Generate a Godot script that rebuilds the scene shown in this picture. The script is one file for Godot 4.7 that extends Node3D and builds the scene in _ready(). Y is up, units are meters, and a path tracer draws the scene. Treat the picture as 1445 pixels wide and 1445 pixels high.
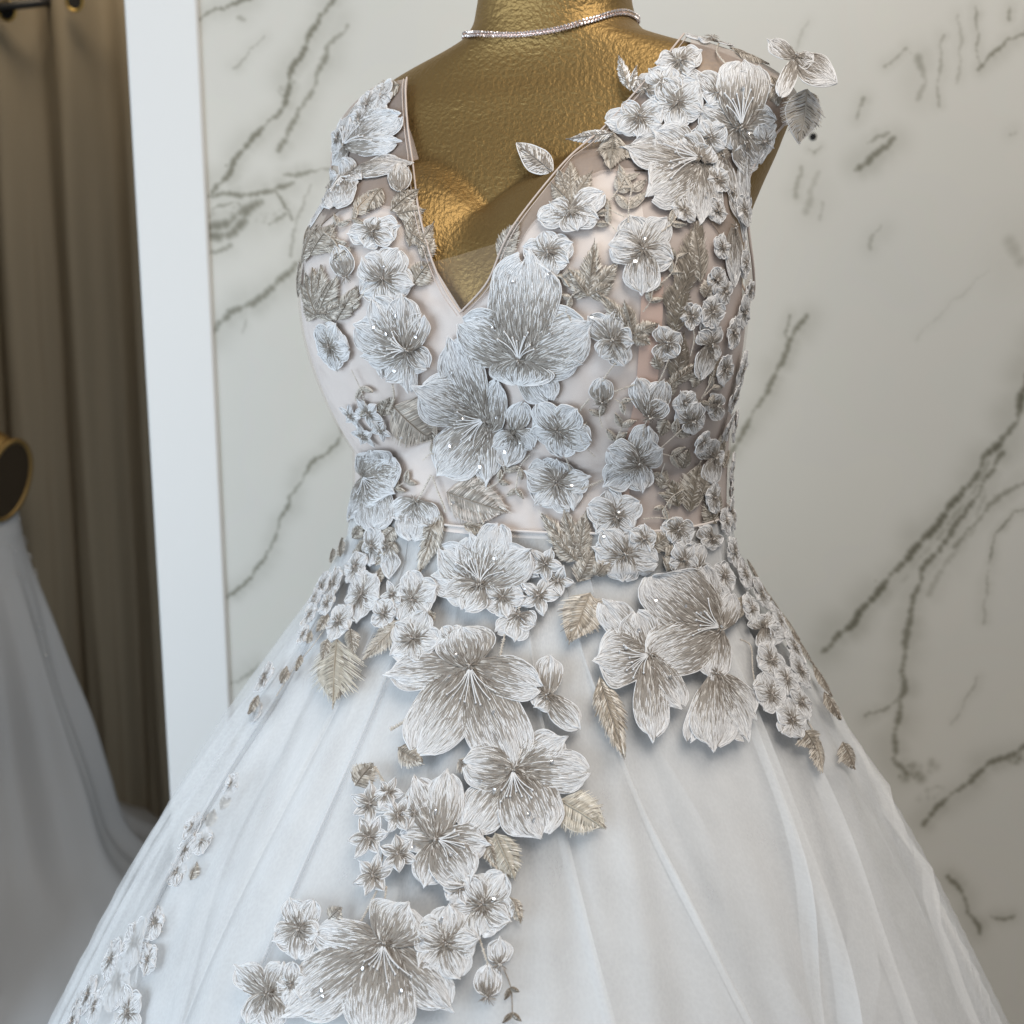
extends Node3D
# A white bridal gown with embroidered flower appliques on a gold torso form, in front of a marble wall.

const CAM := Vector3(0.0, 1.27, 1.0)
const PITCH := -10.5
const FOV := 48.0
const AX := Vector3(0.02, 0.0, 0.0)      # axis of the torso form
const YAW := 25.0                        # the form is turned towards the left
const WAIST := 1.094
const Y0 := 0.0
const DY := 0.0025
const NY := 680
const NT := 240

var F := 722.5 / tan(deg_to_rad(FOV / 2.0))   # focal length in pixels of the photograph
var cam_basis := Basis.from_euler(Vector3(deg_to_rad(PITCH), 0, 0))
var XB := Vector3(cos(deg_to_rad(YAW)), 0, sin(deg_to_rad(YAW)))
var ZB := Vector3(-sin(deg_to_rad(YAW)), 0, cos(deg_to_rad(YAW)))
var body := PackedFloat32Array()
var gown := PackedFloat32Array()
var rng := RandomNumberGenerator.new()
var noise := FastNoiseLite.new()
var M := {}
var dress: Node3D
var lift := 0.0020                         # how far the next applique lies off the cloth

# ------------------------------------------------------------------ mesh building
class MB:
	var v := PackedVector3Array()
	var n := PackedVector3Array()
	var c := PackedColorArray()
	var uv := PackedVector2Array()
	var i := PackedInt32Array()
	func vert(p: Vector3, m: Vector3, col := Color(1, 1, 1), t := Vector2.ZERO) -> int:
		v.append(p); n.append(m); c.append(col); uv.append(t)
		return v.size() - 1
	func tri(a: int, b: int, d: int) -> void:
		if (v[d] - v[a]).cross(v[b] - v[a]).dot(n[a] + n[b] + n[d]) < 0.0:
			i.append(a); i.append(d); i.append(b)
		else:
			i.append(a); i.append(b); i.append(d)
	func quad(a: int, b: int, d: int, e: int) -> void:
		tri(a, b, d); tri(a, d, e)
	func grid(first: int, rows: int, cols: int) -> void:
		for r in rows - 1:
			for k in cols - 1:
				var a := first + r * cols + k
				quad(a, a + 1, a + cols + 1, a + cols)
	func add(o: MB) -> void:
		var f := v.size()
		v.append_array(o.v); n.append_array(o.n); c.append_array(o.c); uv.append_array(o.uv)
		for k in o.i: i.append(k + f)
	func mesh() -> ArrayMesh:
		var a := []
		a.resize(Mesh.ARRAY_MAX)
		a[Mesh.ARRAY_VERTEX] = v; a[Mesh.ARRAY_NORMAL] = n; a[Mesh.ARRAY_COLOR] = c; a[Mesh.ARRAY_TEX_UV] = uv; a[Mesh.ARRAY_INDEX] = i
		var m := ArrayMesh.new()
		m.add_surface_from_arrays(Mesh.PRIMITIVE_TRIANGLES, a)
		return m
	func smooth() -> void:            # normals from the faces, summed over shared vertices
		for k in n.size(): n[k] = Vector3.ZERO
		for t in range(0, i.size(), 3):
			var f := (v[i[t + 2]] - v[i[t]]).cross(v[i[t + 1]] - v[i[t]])
			for k in 3: n[i[t + k]] += f
		for k in n.size(): n[k] = n[k].normalized()

func put(called: String, mb: MB, mat: Material, parent: Node = self) -> MeshInstance3D:
	var o := MeshInstance3D.new()
	o.name = called
	o.mesh = mb.mesh()
	o.material_override = mat
	parent.add_child(o, true)
	return o

func tag(o: Node, label: String, category: String, kind := "", group := "") -> Node:
	o.set_meta("label", label); o.set_meta("category", category)
	if kind: o.set_meta("kind", kind)
	if group: o.set_meta("group", group)
	return o

func thing(called: String, label: String, category: String, at := Vector3.ZERO) -> Node3D:
	var o := Node3D.new()
	o.name = called; o.position = at
	add_child(o, true)
	tag(o, label, category)
	return o

func tube(mb: MB, pts: Array, r: float, col: Color, sides := 6, wobble := 0.0, closed := false) -> void:
	var side := Vector3.ZERO
	var first := mb.v.size()
	var count := pts.size()
	for k in count:
		var p: Vector3 = pts[k]
		var q: Vector3 = pts[(k + 1) % count] if closed else pts[mini(k + 1, count - 1)]
		var o: Vector3 = pts[(k - 1 + count) % count] if closed else pts[maxi(k - 1, 0)]
		var d := (q - o).normalized()
		if side == Vector3.ZERO:
			side = d.cross(Vector3.UP if absf(d.y) < 0.9 else Vector3.RIGHT).normalized()
		side = (side - d * side.dot(d)).normalized()
		var up := d.cross(side)
		var rr := r * (1.0 + wobble * rng.randf_range(-1, 1))
		for s in sides:
			var a := TAU * s / sides
			var m := side * cos(a) + up * sin(a)
			mb.vert(p + m * rr, m, col, Vector2(float(s) / sides, float(k)))
	for k in (count if closed else count - 1):
		for s in sides:
			var a := first + k * sides + s
			var b := first + k * sides + (s + 1) % sides
			var c2 := first + ((k + 1) % count) * sides + s
			var d2 := first + ((k + 1) % count) * sides + (s + 1) % sides
			mb.quad(a, b, d2, c2)

func ball(mb: MB, at: Vector3, r: float, col: Color, rings := 4, sides := 6, squash := Vector3.ONE) -> void:
	var first := mb.v.size()
	for j in rings + 1:
		var la := PI * j / rings
		for s in sides:
			var lo := TAU * s / sides
			var m := Vector3(sin(la) * cos(lo), cos(la), sin(la) * sin(lo))
			mb.vert(at + m * r * squash, m, col)
	for j in rings:
		for s in sides:
			var a := first + j * sides + s
			var b := first + j * sides + (s + 1) % sides
			mb.quad(a, b, b + sides, a + sides)

# a box with small chamfers
func box(mb: MB, lo: Vector3, hi: Vector3, ch := 0.002) -> void:
	var mid := (lo + hi) / 2.0
	var h := (hi - lo) / 2.0
	for ax in 3:
		for sg in [-1.0, 1.0]:
			var b := (ax + 1) % 3
			var d := (ax + 2) % 3
			var m := Vector3.ZERO
			m[ax] = sg
			var q := []
			for e in [[-1, -1], [1, -1], [1, 1], [-1, 1]]:
				var p := Vector3.ZERO
				p[ax] = sg * h[ax]; p[b] = e[0] * (h[b] - ch); p[d] = e[1] * (h[d] - ch)
				q.append(mb.vert(mid + p, m, Color.WHITE, Vector2(p[b], p[d])))
			mb.quad(q[0], q[1], q[2], q[3])
			for sb in [-1.0, 1.0]:                                     # the chamfer between this face and the next axis
				var m2 := Vector3.ZERO
				m2[ax] = sg; m2[b] = sb
				var c4 := []
				for e in [[0, -1], [0, 1], [1, 1], [1, -1]]:
					var p := Vector3.ZERO
					p[ax] = sg * (h[ax] - (ch if e[0] else 0.0)); p[b] = sb * (h[b] - (0.0 if e[0] else ch)); p[d] = e[1] * (h[d] - ch)
					c4.append(mb.vert(mid + p, m2.normalized()))
				mb.quad(c4[0], c4[1], c4[2], c4[3])

# ------------------------------------------------------------------ the shape of the form and the gown
func table(rows: Array, y: float, k: int) -> float:
	var last := rows.size() - 1
	if y <= rows[0][0]: return rows[0][k]
	if y >= rows[last][0]: return rows[last][k]
	for j in last:
		if y <= rows[j + 1][0]:
			var a: Array = rows[j]
			var b: Array = rows[j + 1]
			var p: Array = rows[maxi(j - 1, 0)]
			var q: Array = rows[mini(j + 2, last)]
			return cubic_interpolate_in_time(a[k], b[k], p[k], q[k], (y - a[0]) / (b[0] - a[0]), b[0] - a[0], minf(p[0] - a[0], -0.001), maxf(q[0] - a[0], b[0] - a[0] + 0.001))
	return 0.0

const TORSO := [  # height, half width, depth in front, depth behind
	[0.80, 0.185, 0.150, 0.135], [1.00, 0.176, 0.140, 0.125], [1.094, 0.163, 0.126, 0.112], [1.15, 0.163, 0.121, 0.108], [1.20, 0.166, 0.116, 0.108],
	[1.27, 0.170, 0.112, 0.110], [1.32, 0.178, 0.106, 0.110], [1.36, 0.188, 0.095, 0.105], [1.39, 0.196, 0.083, 0.095], [1.41, 0.199, 0.075, 0.087],
	[1.428, 0.191, 0.069, 0.080], [1.440, 0.177, 0.064, 0.074], [1.450, 0.158, 0.061, 0.070], [1.460, 0.134, 0.059, 0.067], [1.470, 0.103, 0.059, 0.065],
	[1.477, 0.084, 0.059, 0.064], [1.487, 0.072, 0.059, 0.063], [1.50, 0.067, 0.060, 0.063], [1.55, 0.064, 0.061, 0.062], [1.75, 0.064, 0.062, 0.062]]
const SKIRT := [  # height, radius of the outer tulle
	[0.0, 0.66], [0.30, 0.57], [0.58, 0.460], [0.67, 0.415], [0.76, 0.368], [0.83, 0.328], [0.90, 0.284], [0.97, 0.236], [1.03, 0.194], [1.06, 0.177], [1.094, 0.166]]

func smax(a: float, b: float, k: float) -> float:
	var h := clampf(0.5 + 0.5 * (a - b) / k, 0.0, 1.0)
	return lerpf(b, a, h) + k * h * (1.0 - h)

func torso_radius(th: float, y: float, k: float) -> float:
	var s := sin(th)
	var c := cos(th)
	var a := table(TORSO, y, 1)
	var b := table(TORSO, y, 2 if c > 0.0 else 3)
	var e := 2.3
	var r := 1.0 / pow(pow(absf(s) / a, e) + pow(absf(c) / b, e), 1.0 / e)
	for side in [-1.0, 1.0]:
		var cx: float = 0.077 * side
		var cz := 0.056
		var rr := 0.098
		var dy := (y - 1.272) * (0.92 if y > 1.272 else 0.74)
		var rho := rr * rr - dy * dy
		var dc := s * cx + c * cz
		var disc := rho - (cx * cx + cz * cz) + dc * dc
		var rb := dc + (sqrt(disc) if disc > 0.0 else -sqrt(-disc) * 2.0)
		r = smax(r, rb, k)
	return r

func skirt_radius(th: float, y: float) -> float:
	var d := WAIST - y
	var w := smoothstep(0.0, 0.35, d)
	var r := table(SKIRT, y, 1)
	var ell := 1.0 / sqrt(pow(sin(th), 2) + pow(cos(th) / lerpf(0.79, 0.97, w), 2))
	var fold := sin(th * 5.0 + 0.7) * 0.5 + sin(th * 9.0 + 2.1 + d) * 0.35 + sin(th * 16.0 - 0.6 + d * 2.0) * 0.2
	return r * ell + fold * 0.024 * smoothstep(0.08, 0.6, d)

func ax(y: float) -> Vector3:              # the shoulders and neck stand a little to the form's left
	return AX + XB * (0.016 * smoothstep(1.31, 1.44, y) + 0.003 * (1.0 - smoothstep(1.18, 1.26, y)) * smoothstep(1.0, 1.1, y))

func bake() -> void:
	body.resize(NT * NY)
	gown.resize(NT * NY)
	for j in NY:
		var y := Y0 + DY * j
		for t in NT:
			var th := TAU * t / NT
			if y < 0.78:
				body[j * NT + t] = 0.15
			else:
				body[j * NT + t] = torso_radius(th, y, 0.07) - 0.004
			var g := 0.0
			if y > WAIST - 0.03:
				g = torso_radius(th, y, 0.07) + 0.003
			if y < WAIST:
				var sk := skirt_radius(th, y)
				g = smax(sk, g, 0.012) if g > 0.0 else sk
			gown[j * NT + t] = g

func look(tab: PackedFloat32Array, th: float, y: float) -> float:
	var ft := fposmod(th, TAU) * NT / TAU
	var fy := clampf((y - Y0) / DY, 0.0, NY - 1.001)
	var t0 := int(ft) % NT
	var t1 := (t0 + 1) % NT
	var j := int(fy) * NT
	var a := ft - floorf(ft)
	var b := fy - floorf(fy)
	return lerpf(lerpf(tab[j + t0], tab[j + t1], a), lerpf(tab[j + NT + t0], tab[j + NT + t1], a), b)

func angle_of(p: Vector3) -> float:
	var q := p - ax(p.y)
	return atan2(q.dot(XB), q.dot(ZB))

func at(th: float, r: float, y: float) -> Vector3:
	var a := ax(y)
	return Vector3(a.x, y, a.z) + XB * (r * sin(th)) + ZB * (r * cos(th))

func outside(tab: PackedFloat32Array, p: Vector3) -> float:
	var a := ax(p.y)
	return Vector2(p.x - a.x, p.z - a.z).length() - look(tab, angle_of(p), p.y)

func normal_at(tab: PackedFloat32Array, p: Vector3) -> Vector3:
	var th := angle_of(p)
	var er := XB * sin(th) + ZB * cos(th)
	var et := XB * cos(th) - ZB * sin(th)
	var r := look(tab, th, p.y)
	var dt := (look(tab, th + 0.03, p.y) - look(tab, th - 0.03, p.y)) / 0.06
	var dy := (look(tab, th, p.y + 0.004) - look(tab, th, p.y - 0.004)) / 0.008
	return (er - et * (dt / r) - Vector3(0, dy, 0)).normalized()

func conform(tab: PackedFloat32Array, p: Vector3, h: float) -> Vector3:
	for k in 3:
		var n := normal_at(tab, p)
		var th := angle_of(p)
		var d := outside(tab, p) * n.dot(XB * sin(th) + ZB * cos(th))
		p -= n * (d - h)
	return p

func ray(x: float, y: float) -> Vector3:
	return (cam_basis * Vector3((x - 722.5) / F, -(y - 722.5) / F, -1.0)).normalized()

# where the sight line through that point of the photograph meets the cloth (or passes it closest)
func hit(tab: PackedFloat32Array, x: float, y: float) -> Vector3:
	var d := ray(x, y)
	var best := 1e9
	var near := Vector3.ZERO
	var t := 0.45
	while t < 1.35:
		var p := CAM + d * t
		var f := outside(tab, p)
		if f < 0.0:
			var a := t - 0.012
			var b := t
			for k in 10:
				var m := (a + b) / 2.0
				if outside(tab, CAM + d * m) < 0.0: b = m
				else: a = m
			return CAM + d * b
		if f < best:
			best = f; near = p
		t += 0.012
	return near

func on_plane(x: float, y: float, c: Vector3, n: Vector3) -> Vector3:
	var d := ray(x, y)
	return CAM + d * ((c - CAM).dot(n) / d.dot(n))

func on_wall(x: float, y: float, z: float) -> Vector3:
	var d := ray(x, y)
	return CAM + d * ((z - CAM.z) / d.z)

# ------------------------------------------------------------------ embroidery
func tone(col: Color, spread := 0.12) -> Color:
	var k := 1.0 + rng.randf_range(-spread, spread)
	return Color(col.r * k, col.g * k, col.b * k)

const WHITE_THREAD := Color(0.88, 0.88, 0.89)
const GREY_THREAD := Color(0.36, 0.325, 0.290)
const DARK_THREAD := Color(0.205, 0.172, 0.142)
const TAUPE_THREAD := Color(0.34, 0.295, 0.245)
const CREAM_THREAD := Color(0.65, 0.595, 0.525)

# one stitch: a narrow ribbon that rises out of the cloth and dips back into it
func stitch(mb: MB, a: Vector3, b: Vector3, n: Vector3, w: float, h: float, col: Color) -> void:
	var d := (b - a)
	var side := d.cross(n).normalized() * (w * 0.5)
	var tilt := d.normalized() * 0.45
	var m := a.lerp(b, 0.5) + n * h
	var na := (n - tilt + side.normalized() * rng.randf_range(-0.35, 0.35)).normalized()
	var nb := (n + tilt + side.normalized() * rng.randf_range(-0.35, 0.35)).normalized()
	var f := mb.v.size()
	mb.vert(a - side * 0.6, na, col); mb.vert(a + side * 0.6, na, col)
	mb.vert(m - side, n, col); mb.vert(m + side, n, col)
	mb.vert(b - side * 0.5, nb, col); mb.vert(b + side * 0.5, nb, col)
	mb.quad(f, f + 1, f + 3, f + 2)
	mb.quad(f + 2, f + 3, f + 5, f + 4)

# half width of a petal along its length
func petal_width(t: float, shape: int) -> float:
	if shape == 1:    # narrow and pointed
		return lerpf(0.35, 1.0, sin(PI / 2 * minf(t / 0.5, 1.0))) if t < 0.5 else pow(maxf(0.0, 1.0 - pow((t - 0.5) / 0.5, 1.7)), 0.8)
	if shape == 2:    # a leaf: pointed at both ends
		return pow(maxf(sin(PI * pow(t, 0.85)), 0.0), 0.8)
	if shape == 3:    # an oval
		return sqrt(maxf(0.0, 1.0 - pow(2.0 * t - 1.0, 2)))
	if t < 0.58:
		return lerpf(0.26, 1.0, pow(sin(PI / 2 * t / 0.58), 0.9))
	return pow(maxf(0.0, 1.0 - pow((t - 0.58) / 0.42, 2.8)), 0.5)

# the cloth of one petal or leaf as a grid laid on the gown; rows from base to tip
func petal_grid(B: Vector3, T: Vector3, E: Vector3, n: Vector3, h0: float, shape: int, dome: float, curl: float, free: bool, tab: PackedFloat32Array) -> Dictionary:
	var rows := 12
	var cols := 9
	var P := PackedVector3Array()
	var ph := rng.randf() * TAU
	var ruff := rng.randf_range(0.03, 0.075)
	for j in rows:
		var t := float(j) / (rows - 1)
		t = 1.0 - pow(1.0 - t, 1.7)
		for k in cols:
			var s := 2.0 * k / (cols - 1) - 1.0
			var w := petal_width(minf(t, 0.992), shape)
			var tt := t * (1.0 + (ruff * sin(s * 4.0 + ph) - 0.015 * s * s * (1.0 if shape == 0 else 0.0)) * t * t)
			var p := B + (T - B) * tt + E * (s * w * (1.0 + ruff * sin(t * 9.0 + ph + s)))
			var h := h0 + dome * (1.0 - s * s) * sin(PI * minf(t * 1.05, 1.0)) + curl * t * t * (0.5 + 0.5 * sin(s * 3.0 + ph)) + 0.0007 * sin(s * 7.0 + ph * 2.0) * t
			if free:
				p += n * h
			else:
				p = conform(tab, p, h)
			P.append(p)
	return {"p": P, "rows": rows, "cols": cols}

func grid_at(g: Dictionary, t: float, s: float) -> Vector3:
	var rows: int = g.rows
	var cols: int = g.cols
	var P: PackedVector3Array = g.p
	var u := 1.0 - pow(1.0 - clampf(t, 0.0, 1.0), 1.0 / 1.7)
	var fr := u * (rows - 1)
	var fc := clampf((s * 0.5 + 0.5), 0.0, 1.0) * (cols - 1)
	var j := mini(int(fr), rows - 2)
	var k := mini(int(fc), cols - 2)
	var a := fr - j
	var b := fc - k
	var q := j * cols + k
	return P[q].lerp(P[q + 1], b).lerp(P[q + cols].lerp(P[q + cols + 1], b), a)

func grid_normal(g: Dictionary, t: float, s: float, n: Vector3) -> Vector3:
	var a := grid_at(g, minf(t + 0.12, 1.0), s) - grid_at(g, maxf(t - 0.12, 0.0), s)
	var b := grid_at(g, t, minf(s + 0.3, 1.0)) - grid_at(g, t, maxf(s - 0.3, -1.0))
	var m := a.cross(b).normalized()
	return m if m.dot(n) > 0.0 else -m

# satin-stitched edging round the outline
func edging(mb: MB, g: Dictionary, from: float, r: float, col: Color) -> void:
	var pts := []
	for k in 13: pts.append(grid_at(g, lerpf(from, 1.0, k / 12.0), -1.0))
	for k in range(1, 6): pts.append(grid_at(g, 1.0, -1.0 + k / 3.0))
	for k in 13: pts.append(grid_at(g, lerpf(1.0, from, k / 12.0), 1.0))
	tube(mb, pts, r, col, 4, 0.25)

func petal_mesh(g: Dictionary, n: Vector3, grey: float, shape: int, dens := 1.0) -> MB:
	var mb := MB.new()
	var rows: int = g.rows
	var cols: int = g.cols
	var P: PackedVector3Array = g.p
	for j in rows:
		var t := 1.0 - pow(1.0 - float(j) / (rows - 1), 1.7)
		for k in cols:
			var mixg := smoothstep(grey - 0.30, grey + 0.25, t)
			mb.vert(P[j * cols + k], n, Color(0.43, 0.395, 0.36).lerp(Color(0.66, 0.655, 0.66), mixg))
	mb.grid(0, rows, cols)
	mb.smooth()
	if mb.n[cols + cols / 2].dot(n) < 0.0:
		for k in mb.n.size(): mb.n[k] = -mb.n[k]
	var length := (grid_at(g, 1.0, 0.0) - grid_at(g, 0.0, 0.0)).length()
	var wide := (grid_at(g, 0.6, 1.0) - grid_at(g, 0.6, -1.0)).length()
	var columns := int(clampf(wide / 0.00062 * dens, 6, 96))
	var step := clampf(0.0062 / maxf(length, 0.004), 0.09, 0.6)
	for k in columns:
		var s := clampf(2.0 * (k + rng.randf_range(0.1, 0.9)) / columns - 1.0, -0.97, 0.97)
		var t := rng.randf_range(-0.5, 0.0) * step
		if shape != 2 and absf(s) > 0.4 and k % 2 == 0: t += 0.18      # fewer threads where they crowd together
		while t < 0.97:
			var l := step * rng.randf_range(0.75, 1.5)
			var t0 := maxf(t, 0.01)
			var t1 := minf(t + l, 1.03)
			var m := (t0 + t1) / 2.0 + rng.randf_range(-0.24, 0.24)
			var col := WHITE_THREAD
			if m < grey * 0.84: col = GREY_THREAD if m > grey * 0.45 or rng.randf() < 0.55 else DARK_THREAD
			elif rng.randf() < 0.07: col = GREY_THREAD
			elif m < grey * 0.8 and rng.randf() < 0.2: col = WHITE_THREAD
			if col != WHITE_THREAD and rng.randf() < 0.13: col = Color(0.80, 0.77, 0.73)  # glint of metallic thread put into the colour of a few stitches
			var a := grid_at(g, t0, s)
			var ds := rng.randf_range(-0.05, 0.05)
			var b := grid_at(g, minf(t1, 1.0), s + ds)
			if t1 > 1.0: b += (b - a).normalized() * rng.randf_range(0.0002, 0.0013)
			var nn := grid_normal(g, m, s, n)
			stitch(mb, a + nn * 0.0002, b + nn * 0.0002, nn, rng.randf_range(0.00036, 0.0006), rng.randf_range(0.0003, 0.00075), tone(col))
			t += l * rng.randf_range(0.8, 1.05)
	edging(mb, g, 0.3 if shape != 3 else 0.02, 0.00042, tone(WHITE_THREAD, 0.05))
	return mb

# the point on the cloth behind a sight line, if it lies near the applique's plane
func settle(tab: PackedFloat32Array, x: float, y: float, q: Vector3, reach: float, free: bool) -> Vector3:
	if free: return q
	var h := hit(tab, x, y)
	return h if h.distance_to(q) < reach else q

func on_skirt(p: Vector3) -> float:      # the tulle stands off a little below the waist
	return 0.003 * smoothstep(0.0, 0.1, WAIST - p.y)

# tangent plane of an applique, turned a little to the viewer where the cloth runs away
func plane_for(tab: PackedFloat32Array, x: float, y: float) -> Array:
	var c := hit(tab, x, y)
	var n := normal_at(tab, c)
	var v := (CAM - c).normalized()
	var k := 0
	while n.dot(v) < 0.42 and k < 20:
		n = (n + v * 0.08).normalized(); k += 1
	return [c, n, k > 0]

# a flower from its centre and, per petal, tip x, tip y and width as seen in the photograph
func flower(x: float, y: float, petals: Array, grey := 0.6, opt := {}) -> MeshInstance3D:
	var tab: PackedFloat32Array = opt.get("tab", gown)
	var cn := plane_for(tab, x, y)
	var c: Vector3 = cn[0]
	var n: Vector3 = cn[1]
	var free: bool = opt.get("free", false)
	var stay: bool = free or cn[2] or opt.get("stay", false)
	var h0: float = opt.get("lift", lift + rng.randf_range(0.0, 0.0008) + on_skirt(c))
	var root := MeshInstance3D.new()
	root.name = opt.get("called", "flower_applique")
	dress.add_child(root, true)
	var order := 0
	var one := MB.new()                 # a flower too small to pick its petals apart is one mesh
	var widest := 0.0
	for p in petals: widest = maxf(widest, p[2])
	for p in petals:
		var bx: float = p[3] if p.size() > 4 else x
		var by: float = p[4] if p.size() > 4 else y
		var shape: int = p[5] if p.size() > 5 else (p[3] if p.size() == 4 else opt.get("shape", 0))
		var B := on_plane(bx, by, c, n)
		var T := on_plane(p[0], p[1], c, n)
		var far := (T - B).length() * 0.6 + 0.006
		B = settle(tab, bx, by, B, far, stay)
		T = settle(tab, p[0], p[1], T, far, stay)
		var q: Vector2 = Vector2(-(p[1] - by), p[0] - bx).normalized() * (p[2] * 0.5)
		var mx: float = lerpf(bx, p[0], 0.6)
		var my: float = lerpf(by, p[1], 0.6)
		var E := (on_plane(mx + q.x, my + q.y, c, n) - on_plane(mx - q.x, my - q.y, c, n)) * 0.5
		var big := clampf((T - B).length() / 0.05, 0.3, 1.2)
		var g := petal_grid(B, T, E, n, h0 + order * 0.0004, shape, 0.0011 * big, rng.randf_range(0.0, 0.0016) * big, free, tab)
		var pm := petal_mesh(g, n, grey + rng.randf_range(-0.07, 0.07), shape, opt.get("dens", 1.0))
		if widest < 40.0: one.add(pm)
		else: put("petal", pm, M.thread, root)
		order += 1
	var mb := one
	var cc := conform(tab, on_plane(x, y, c, n), h0 + order * 0.0005 + 0.001) if not free else c + n * (h0 + order * 0.0005 + 0.001)
	var e1 := n.cross(Vector3.UP).normalized()
	var e2 := n.cross(e1)
	var size: float = opt.get("centre", 0.0055)
	for k in 26:                                           # the stitched eye
		var a := rng.randf() * TAU
		var d := e1 * cos(a) + e2 * sin(a)
		var r0 := rng.randf_range(0.0, 0.25) * size
		stitch(mb, cc + d * r0 - n * 0.0004, cc + d * size * rng.randf_range(0.7, 1.25) - n * 0.0008, n, 0.0006, 0.0007, tone(DARK_THREAD if rng.randf() < 0.6 else GREY_THREAD))
	var knots := rng.randi_range(2, 5)
	for k in knots:
		var a := rng.randf() * TAU
		ball(mb, cc + (e1 * cos(a) + e2 * sin(a)) * size * 0.4 * rng.randf() + n * 0.0004, 0.0007, tone(Color(0.6, 0.56, 0.52)), 3, 5)
	root.mesh = mb.mesh()
	root.material_override = M.thread
	if opt.has("stamens"):                                  # corded stamens with knots at their ends: start, then the direction they fan towards
		var sm := MB.new()
		var to: Vector2 = opt.stamens
		var fan: float = opt.get("fan", 0.95)
		var base := Vector2(x, y)
		for k in 8:
			var a := lerpf(-fan, fan, (k + 0.5) / 8.0) + rng.randf_range(-0.10, 0.10)
			var len := to.length() * rng.randf_range(0.6, 1.1)
			var dir := to.normalized().rotated(a)
			var bend := to.normalized().rotated(a * 0.45)
			var pts := []
			for j in 6:
				var t := 0.14 + 0.86 * j / 5.0
				var q2 := base + bend.lerp(dir, t) * len * t
				var p3 := settle(tab, q2.x, q2.y, on_plane(q2.x, q2.y, c, n), 0.03, stay)
				pts.append(conform(tab, p3, h0 + 0.0036 + 0.0006 * sin(PI * t)) if not free else p3 + n * (h0 + 0.0036))
			tube(sm, pts, 0.00038, tone(WHITE_THREAD, 0.06), 4, 0.15)
			ball(sm, pts[5], 0.00085, tone(WHITE_THREAD, 0.05), 4, 6)
		put("stamens", sm, M.thread, root)
	return root

# a five-petalled flower that lies flat on the cloth, given its size across
func small(x: float, y: float, dia: float, turn := 0.0, opt := {}) -> MeshInstance3D:
	var tab: PackedFloat32Array = opt.get("tab", gown)
	var c := hit(tab, x, y)
	var n := normal_at(tab, c)
	var R := dia * 0.5 * (c - CAM).length() / F
	var e1 := n.cross(Vector3.UP).normalized()
	var e2 := n.cross(e1)
	var count: int = opt.get("petals", 5)
	var h0: float = opt.get("lift", lift + rng.randf_range(0.0, 0.0008) + on_skirt(c))
	var root := MeshInstance3D.new()
	root.name = opt.get("called", "flower_applique")
	dress.add_child(root, true)
	var mb := MB.new()
	for k in count:
		var a := turn + TAU * k / count + rng.randf_range(-0.12, 0.12)
		var d := e1 * cos(a) + e2 * sin(a)
		var len := R * rng.randf_range(0.92, 1.1)
		var shape: int = opt.get("shape", 0)
		var wide := R * (0.535 if shape == 0 else 0.30) * rng.randf_range(0.92, 1.08)
		var g := petal_grid(c + d * R * 0.04, c + d * len, n.cross(d) * wide, n, h0 + k * 0.00035, shape, 0.0008, rng.randf_range(0.0002, 0.0016), false, tab)
		var pm := petal_mesh(g, n, opt.get("grey", 0.47) + rng.randf_range(-0.05, 0.05), shape, opt.get("dens", 1.15))
		if dia < 70.0: mb.add(pm)
		else: put("petal", pm, M.thread, root)
	var cc := conform(tab, c, h0 + 0.0020)
	var size := R * 0.31
	for k in 30:
		var a := rng.randf() * TAU
		var d := e1 * cos(a) + e2 * sin(a)
		stitch(mb, cc + d * size * rng.randf_range(0.05, 0.3), cc + d * size * rng.randf_range(0.8, 1.5) - n * 0.0006, n, 0.0006, 0.0006, tone(DARK_THREAD if rng.randf() < 0.6 else GREY_THREAD))
	for k in 4:
		var a := rng.randf() * TAU
		ball(mb, cc + (e1 * cos(a) + e2 * sin(a)) * size * 0.4 * rng.randf() + n * 0.0004, 0.0007, tone(Color(0.55, 0.5, 0.46)), 3, 5)
	root.mesh = mb.mesh()
	root.material_override = M.thread
	return root

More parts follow.
